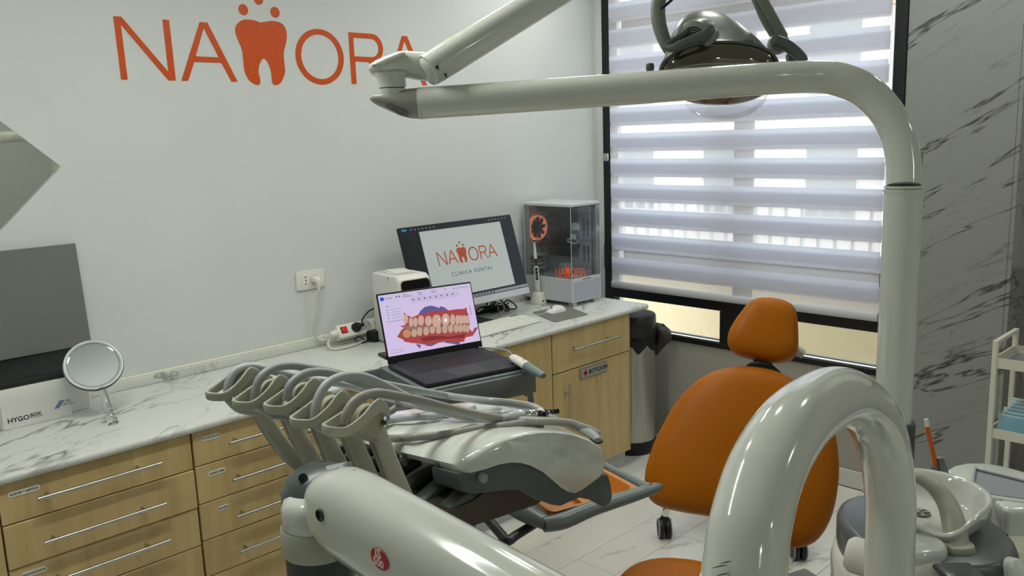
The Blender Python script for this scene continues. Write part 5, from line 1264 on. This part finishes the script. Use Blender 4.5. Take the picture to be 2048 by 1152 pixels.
# ================================================================== the big white arch (support tube of the assistant arm)
ar = thing('arched_tube', 'fat glossy white tube bent into an upright arch in the foreground', 'tube arm', at(1485, 1190, .92) * 1)
ap = [(1478, 1330, .915), (1485, 1200, .92), (1490, 1130, .93), (1500, 1050, .95), (1528, 950, 1.0), (1572, 868, 1.07), (1622, 818, 1.16), (1676, 793, 1.26), (1723, 810, 1.37), (1755, 856, 1.46), (1773, 925, 1.54), (1781, 1010, 1.595), (1779, 1110, 1.62), (1775, 1200, 1.63), (1770, 1300, 1.64)]
P = [at(*p) for p in ap]
P = [V((P[0].x, P[0].y, .3))] + P + [V((P[-1].x, P[-1].y, .60))]
q = BM(); tube(q, P, [.0455] * 4 + [.0448] * 4 + [.0445] * (len(P) - 8), 40, 8); part('tube', q, GLOSSW, ar, smooth=80)
q = BM(); lathe(q, V((P[0].x, P[0].y, 0)), [(.16, 0), (.16, .03), (.07, .06), (.055, .1), (.055, .31)], Z, 32); part('foot', q, WHITEP, ar)
for x, y, ln in ((1440, 1132, .016), (1452, 1124, .012), (1446, 1148, .013)):
    off = (1488 - x) / FPX * .93; d_ = .93 - math.sqrt(max(.0457 ** 2 - off ** 2, 0)) * .985
    p_ = at(x, y, d_); q = BM(); tube(q, [p_ - RIGHT * ln * .5 + DOWN * .002, p_ + FWD * -.0004, p_ + RIGHT * ln * .5 - DOWN * .001], [.0004, .0011, .0004], 8, 3, .5); part('scuff_mark', q, mat('scuff', (70, 70, 64), .6), ar)
# ================================================================== spittoon unit
H1 = V((RIGHT.x, RIGHT.y, 0)).normalized(); H2 = V((FWD.x, FWD.y, 0)).normalized()
PZ_ = .895
cu = on(1846, 1052, 'z', PZ_)
sp = thing('spittoon_unit', 'white and grey dental spittoon with a round bowl and arched spout beside the pole', 'spittoon', (cu.x, cu.y, 0))
def cup(a, b, z): return V((cu.x, cu.y, 0)) + H1 * a + H2 * b + Z * z
def lay(name, m, rows, p=2.5, par=None, sm=60):
    q = BM(); rings(q, [ellipse(cup(0, dy, z), H1 * a, H2 * b, 48, p) for a, b, z, dy in rows]); return part(name, q, m, par or sp, smooth=sm)
lay('outer_body', GLOSSW, [(.12, .12, .02, -.02), (.125, .125, .40, -.02), (.150, .16, .55, -.01), (.170, .190, .70, 0), (.172, .192, .78, 0), (.166, .186, .815, 0), (.14, .16, .825, 0)])
lay('grey_band', mat('spittoon_grey', (90, 97, 99), .28), [(.13, .15, .80, 0), (.158, .178, .81, 0), (.162, .182, .84, 0), (.162, .182, PZ_ - .018, 0), (.157, .177, PZ_ - .004, 0), (.148, .168, PZ_, 0)])
bc_ = V(on(1851, 988, 'z', .945)); b0 = V((bc_.x, bc_.y, 0)) 
q = BM(); rs = []
NB = 64
def bring(r, zz, dip=0):
    out = []
    for k in range(NB):
        t = 2 * PI * k / NB; f = max(0, math.cos(t - math.radians(248))) ** 5      # front lobe, towards us
        out.append(V((b0.x, b0.y, 0)) + H1 * math.cos(t) * r * (1 - .10 * f) + H2 * math.sin(t) * r * (1 + .30 * f) + Z * (zz - dip * f))
    return out
for r, zz, dip in ((.100, PZ_ - .006, 0), (.112, PZ_ + .004, 0), (.121, .918, .008), (.127, .940, .020), (.129, .950, .026), (.127, .955, .028), (.122, .956, .028), (.115, .951, .026), (.108, .930, .014), (.098, .910, .004), (.085, .903, .001), (.05, .900, 0), (.02, .899, 0), (.002, .899, 0)):
    rs.append(bring(r, zz, dip))
rings(q, rs); part('bowl', q, mat('porcelain', (208, 210, 202), .1, coat=.5), sp, smooth=60)
dr = on(1841, 1030, 'z', .896)
q = BM(); lathe(q, V((dr.x, dr.y, .8995)), [(.020, 0), (.020, .0035), (.0165, .0035), (.0165, .0012), (.001, .0012)], Z, 28, cap=False)
g = BM(); obx(g, V((dr.x, dr.y, .901)), H1, H2, Z, (-.0165, -.0022, 0), (.0165, .0022, .0025)); obx(g, V((dr.x, dr.y, .901)), H1, H2, Z, (-.0022, -.0165, 0), (.0022, .0165, .0025)); lathe(g, V((dr.x, dr.y, .901)), [(.0035, 0), (.0035, .008), (.001, .009)], Z, 12)
part('drain', [(q, mat('drain_grey', (110, 110, 102), .4)), (g, CREAMP)], None, sp)
# apron of the bowl towards us
a0 = on(1842, 1092, 'z', .91)
q = BM(); rings(q, [ellipse(V((a0.x, a0.y, z)), H1 * .050 * s + H2 * .012 * s, H2 * .045 * s, 32, 3.0) for s, z in ((.9, PZ_ - .02), (1, PZ_ - .002), (1, .904), (.93, .916), (.78, .919))]); part('bowl_apron', q, MATS['porcelain'], sp, smooth=60)
sb_ = on(1913, 1096, 'z', PZ_); d0 = (sb_ - EYE).dot(FWD)
q = BM(); tube(q, [sb_, at(1911, 1070, d0 + .01), at(1905, 1036, d0 + .03), at(1892, 1003, d0 + .06), at(1868, 973, d0 + .09), at(1836, 953, d0 + .12), at(1822, 953, d0 + .13)], [.0245, .0235, .0225, .020, .0175, .0155, .0145], 22, 8, .9); part('spout', q, CREAMP, sp, smooth=70)
q = BM(); rings(q, [ellipse(V((sb_.x, sb_.y, PZ_ + z)), H1 * r, H2 * r, 28, 3) for r, z in ((.030, -.004), (.031, .004), (.029, .012), (.025, .014))]); part('spout_foot', q, CREAMP, sp)
q = BM(); c_ = at(1938, 1082, d0 + .02); tube(q, [c_ - Z * .03, c_, c_ + Z * .018], [.009, .009, .006], 12, 3); c2 = at(1925, 1012, d0 + .14); lathe(q, c2, [(.012, -.006), (.014, 0), (.010, .008)], Z, 16); q.free()
q = BM(); c_ = on(1908, 1142, 'z', PZ_ + .002); obx(q, c_, H1, H2, Z, (-.035, -.06, -.004), (.04, .02, .010), .008, 2); part('cup_rest', q, mat('cup_rest_grey', (80, 86, 88), .25), sp)
# paper roll on its bar
pr_ = thing('paper_roll', 'white paper towel roll on the front of the spittoon, partly behind the arched tube', 'paper roll', at(1780, 1130, 1.72))
a, b = at(1697, 1106, 1.76), at(1880, 1164, 1.67)
ax = (b - a); L = ax.length; ax.normalize()
q = BM(); lathe(q, a, [(.012, 0), (.028, -.004), (.035, .004), (.037, .01), (.037, L), (.012, L + .001)], ax, 32); part('roll', q, mottle('crepe_paper', (222, 222, 214), (212, 212, 204), 30, .9, bump=(140, .3)), pr_)
q = BM(); s0 = a + ax * (L * .55); slab(q, [s0 - V((0, 0, .034)) , s0 + ax * (L * .45) - Z * .034, s0 + ax * (L * .47) - Z * .10 - H2 * .01, s0 - Z * .085 - H2 * .01], -H2 * .0008); part('loose_sheet', q, MATS['crepe_paper'], pr_, smooth=0)
# suction tip standing behind the bowl
se = thing('saliva_ejector', 'orange suction tube with a white tip standing behind the spittoon bowl', 'suction tube', at(1871, 932, 2.0))
q = BM(); tube(q, [at(1872, 936, 2.0), at(1866, 905, 2.0), at(1858, 870, 2.0), at(1854.5, 852, 2.0)], .0052, 12, 4); part('tube', q, mat('orange_tube', (206, 100, 30), .35), se)
q = BM(); tube(q, [at(1855, 853, 2.0), at(1852, 838, 2.0)], [.0056, .0050], 12, 1); part('tip', q, mat('tip_white', (230, 226, 220), .35), se)
sh_h = thing('suction_holder', 'grey suction hose holder beside the orange tube behind the bowl', 'holder', at(1884, 925, 2.0))
q = BM(); tube(q, [at(1890, 960, 1.99), at(1884, 935, 2.0), at(1879, 915, 2.0)], [.013, .0105, .0075], 16, 4); tube(q, [at(1868, 960, 2.0), at(1870, 932, 2.0)], [.010, .008], 14, 3); part('holder_cups', q, mat('holder_grey', (112, 116, 114), .3), sh_h)
q = BM(); hb_ = at(1880, 960, 2.0); tube(q, [hb_, V((hb_.x, hb_.y, .72))], .018, 14, 1); part('holder_stem', q, DKGREY, sh_h)

# ------------------------------------------------------------------ assistant's tray on its white arm
at_ = thing('assistant_tray', 'white assistant tray arm with a grey mat, to the side of the spittoon bowl', 'tray arm', on(2060, 990, 'z', .90))
TZ2 = .905
q = BM(); slab(q, [on(x, y, 'z', TZ2) for x, y in ((1893, 940), (1906, 931), (1932, 925), (1972, 925), (2010, 932), (2060, 946), (2150, 975), (2150, 1022), (2060, 1004), (2000, 996), (1950, 990), (1905, 975))], (0, 0, -.022), .007, 3); part('tray_shell', q, GLOSSW, at_)
q = BM(); slab(q, [on(x, y, 'z', TZ2 + .002) for x, y in ((1950, 937), (2048, 962), (2130, 985), (2130, 1008), (2010, 992), (1944, 982))], (0, 0, -.003), .001, 1)
part('tray_mat', q, mat('mat_lilac_grey', (150, 151, 158), .45), at_)
q = BM(); a, b, c = (on(x, y, 'z', TZ2 + .006) for x, y in ((1950, 937), (2048, 961), (2130, 983)))
tube(q, [on(1944, 980, 'z', TZ2 + .004), a, a.lerp(b, .1), b, c], .0035, 10, 3); part('mat_edge', q, mat('mat_edge_grey', (172, 174, 176), .3), at_)
bk = on(2020, 1000, 'z', .90)
q = BM(); o_ = at(1984, 1050, 1.66)
o_ = V((on(1980, 992, 'z', .90).x, on(1980, 992, 'z', .90).y, .90))
obx(q, o_, H1, H2, Z, (-.004, -.075, -.068), (.16, -.012, .0), .012, 3); part('arm_block', q, GLOSSW, at_)
q = BM(); c_ = on(2014, 997, 'z', .9005); obx(q, c_, H1, H2, Z, (-.022, -.0085, -.0003), (.022, .0085, .001), .0004, 1)
g = BM()
for k in (-1, 1): lathe(g, V((c_.x, c_.y, .9012)) + H1 * k * .010, [(.006, 0), (.0045, .0014), (.001, .0015)], Z, 14)
obx(g, c_, H1, H2, Z, (-.016, -.002, .001), (.016, .002, .0018))
part('socket_recess', [(q, mat('recess_cream', (150, 150, 140), .4)), (g, mat('recess_white', (200, 200, 192), .4))], None, at_)
tt = at(2026, 1066, 1.66)
q = BM(); tube(q, [V((tt.x, tt.y, .86)), V((tt.x, tt.y, .80)), at(2028, 1130, 1.66), at(2045, 1190, 1.64), at(2060, 1300, 1.62)], [.0185] * 5, 20, 6); e_ = at(2060, 1300, 1.62); tube(q, [e_, V((e_.x, e_.y, 0))], .0185, 16, 1); part('arm_tube', q, GLOSSW, at_)
q = BM(); lathe(q, at(2015, 1070, 1.64), [(.002, 0), (.001, .0008)], -FWD, 8); part('screw', q, BLACK, at_)

# ================================================================== waste bin
bx0, by0 = 3.632, 2.805
wb_ = thing('waste_bin', 'steel pedal waste bin with a black lid and black bag between cabinet and window', 'waste bin', (bx0, by0, 0))
BP = V((bx0, by0, 0))
q = BM(); lathe(q, BP, [(.128, .07), (.1285, .64)], Z, 48); part('steel_body', q, mat('bin_steel', (180, 178, 170), .3, .92), wb_)
q = BM(); lathe(q, BP, [(.120, .0), (.126, .004), (.127, .03), (.132, .035), (.132, .072), (.128, .075)], Z, 40); part('base', q, BLACK, wb_)
q = BM(); lathe(q, BP, [(.128, .655), (.133, .66), (.134, .735), (.132, .765), (.124, .772), (.122, .770), (.10, .779), (.05, .786), (.001, .788)], Z, 48); part('lid', q, mat('bin_lid', (34, 34, 36), .35), wb_, smooth=50)
rnd = random.Random(5)
q = BM(); n = 56; rs = []
for j, z in enumerate((.66, .645, .625, .60)):
    rs.append([BP + V((math.cos(2 * PI * k / n), math.sin(2 * PI * k / n), 0)) * (.1315 + .004 * math.sin(k * 2.9 + j) + .003 * rnd.random()) + Z * (z - (.02 * j / 3) * math.sin(k * .9) - (.012 * rnd.random() if j == 3 else 0)) for k in range(n)])
rings(q, rs, cap=False, cap0=False); part('bag_rim', q, mat('black_bag', (14, 14, 14), .3, spec=.6), wb_, smooth=30)
bo = at(1312, 645, 4.63); q = BM(); rs = []
for k, (px, py, r) in enumerate(((1309, 655, .012), (1314, 650, .022), (1321, 655, .034), (1327, 664, .040), (1328, 675, .038), (1322, 687, .026), (1316, 700, .014), (1313, 710, .004))):
    c_ = at(px, py, 4.66); rs.append([c_ + (RIGHT * math.cos(t) * r + (Z * .55 - RIGHT * .1) * math.sin(t) * r + FWD * math.sin(t) * r * .5) * (1 + .22 * math.sin(5 * t + k * 1.7) + .1 * rnd.random()) for t in [2 * PI * j / 20 for j in range(20)]])
rings(q, rs); part('bag_knot', q, mat('brown_black_bag', (38, 34, 28), .3, spec=.6), wb_, smooth=25)

# ================================================================== white trolley with sterile pouches
tc = at(1991, 705, 3.15)
tro = thing('shelf_trolley', 'white metal shelf trolley with guard rails beside the marble-clad wall', 'trolley', (tc.x + .15, tc.y - .2, 0))
TM = mat('trolley_white', (214, 213, 198), .4)
cx0, cy0 = tc.x, tc.y; cl_, cw_ = .42, .24
ztop = at(1996, 735, 3.15).z; zr = at(1994, 679, 3.15).z; z2 = at(1986, 884, 3.15).z
for i, (dx_, dy_) in enumerate(((0, 0), (cw_, 0), (0, -cl_), (cw_, -cl_))):
    q = BM(); bx(q, (cx0 + dx_ - .009, cy0 + dy_ - .009, .05), (cx0 + dx_ + .009, cy0 + dy_ + .009, zr), .002, 1); part('post', q, TM, tro, smooth=0)
    q = BM(); lathe(q, V((cx0 + dx_ - .01, cy0 + dy_, .025)), [(.02, 0), (.025, .004), (.025, .016), (.02, .02)], X, 18); part('castor', q, BLACK, tro)
for dy_ in (0, -cl_):
    q = BM(); bx(q, (cx0, cy0 + dy_ - .008, zr - .016), (cx0 + cw_, cy0 + dy_ + .008, zr), .002, 1); part('guard_rail', q, TM, tro, smooth=0)
def shelf(name, z, h):
    q = BM(); bx(q, (cx0, cy0 - cl_, z), (cx0 + cw_, cy0, z + .004))
    bx(q, (cx0 - .004, cy0 - cl_, z - .002), (cx0 + .001, cy0, z + h)); bx(q, (cx0 + cw_ - .001, cy0 - cl_, z - .002), (cx0 + cw_ + .004, cy0, z + h))
    bx(q, (cx0, cy0 - .001, z - .002), (cx0 + cw_, cy0 + .004, z + h)); bx(q, (cx0, cy0 - cl_ - .004, z - .002), (cx0 + cw_, cy0 - cl_ + .001, z + h)); return part(name, q, TM, tro, smooth=0)
shelf('top_shelf', ztop, .036); shelf('middle_shelf', z2, .034); shelf('bottom_shelf', .12, .034)
q = BM(); bx(q, (cx0 + .01, cy0 - cl_ + .01, ztop + .0045), (cx0 + cw_ - .01, cy0 - .01, ztop + .008)); part('shelf_liner', q, mat('liner_grey', (126, 130, 134), .35), tro, smooth=0)
PB = [mat('pouch_blue', (120, 172, 190), .3), mat('pouch_pale', (186, 206, 208), .3)]
for i in range(9):
    d = .018 + i * .020; h = .075 + .028 * (i / 8) + .006 * math.sin(i * 2.1)
    q = BM(); y1 = cy0 - .014 - (i % 3) * .006
    p0 = V((cx0 + d, y1, z2 + .006)); lean = V((.028, 0, h))
    slab(q, [p0, p0 + V((0, -.16, 0)), p0 + V((0, -.16, 0)) + lean, p0 + lean + V((0, .002 * (i % 2), 0))], V((.003, 0, 0)), .0008, 1)
    g = BM(); slab(g, [p0 + V((-.0006, -.012, .006)), p0 + V((-.0006, -.15, .006)), p0 + V((-.0006, -.15, .006)) + lean * .86, p0 + V((-.0006, -.012, .006)) + lean * .86], V((-.0006, 0, 0)))
    lab = ['foremost blue sterile pouch on the trolley shelf', 'second blue sterile pouch from the front on the trolley shelf', 'third sterile pouch from the front on the trolley shelf', 'fourth sterile pouch from the front on the trolley shelf', 'fifth sterile pouch from the front on the trolley shelf', 'sixth sterile pouch from the front, standing a little higher', 'third sterile pouch from the back of the trolley shelf', 'second sterile pouch from the back of the trolley shelf', 'rearmost and tallest sterile pouch on the trolley shelf'][i]
    tag(part('sterile_pouch', [(q, PB[1]), (g, PB[0])], None, smooth=0), lab, 'pouch', 'sterile pouches on the trolley')
# bottle on the top shelf, cut by the frame
bt = thing('small_bottle', 'small pale bottle on the top shelf of the white trolley', 'bottle', (cx0 + .14, cy0 - .10, ztop + .008))
q = BM(); lathe(q, V((cx0 + .14, cy0 - .10, ztop + .0085)), [(.02, 0), (.022, .003), (.022, .05), (.012, .062), (.012, .068)], Z, 24); part('bottle_body', q, mat('bottle_cream', (206, 204, 190), .3), bt)
q = BM(); lathe(q, V((cx0 + .14, cy0 - .10, ztop + .0768)), [(.0135, 0), (.0135, .016), (.012, .018)], Z, 20); part('cap', q, WHITEP, bt)
# hanging cabinet at the edge of the frame
hcn = at(2030, 537, 3.72)
wc = thing('wall_cabinet', 'white hanging cabinet with a dark edge, cut off by the frame above the trolley', 'cabinet', (XW + .25, hcn.y - .3, hcn.z))
q = BM(); bx(q, (hcn.x + .004, hcn.y - .60, hcn.z), (XW + .268, hcn.y - .004, 2.3), .003, 1); part('cabinet_body', q, mat('cabinet_white', (208, 208, 200), .35), wc, smooth=0)
q = BM(); bx(q, (hcn.x, hcn.y - .008, hcn.z), (hcn.x + .006, hcn.y, 2.3)); bx(q, (hcn.x, hcn.y - .60, hcn.z - .004), (hcn.x + .03, hcn.y, hcn.z)); part('dark_edge', q, BLACK, wc, smooth=0)
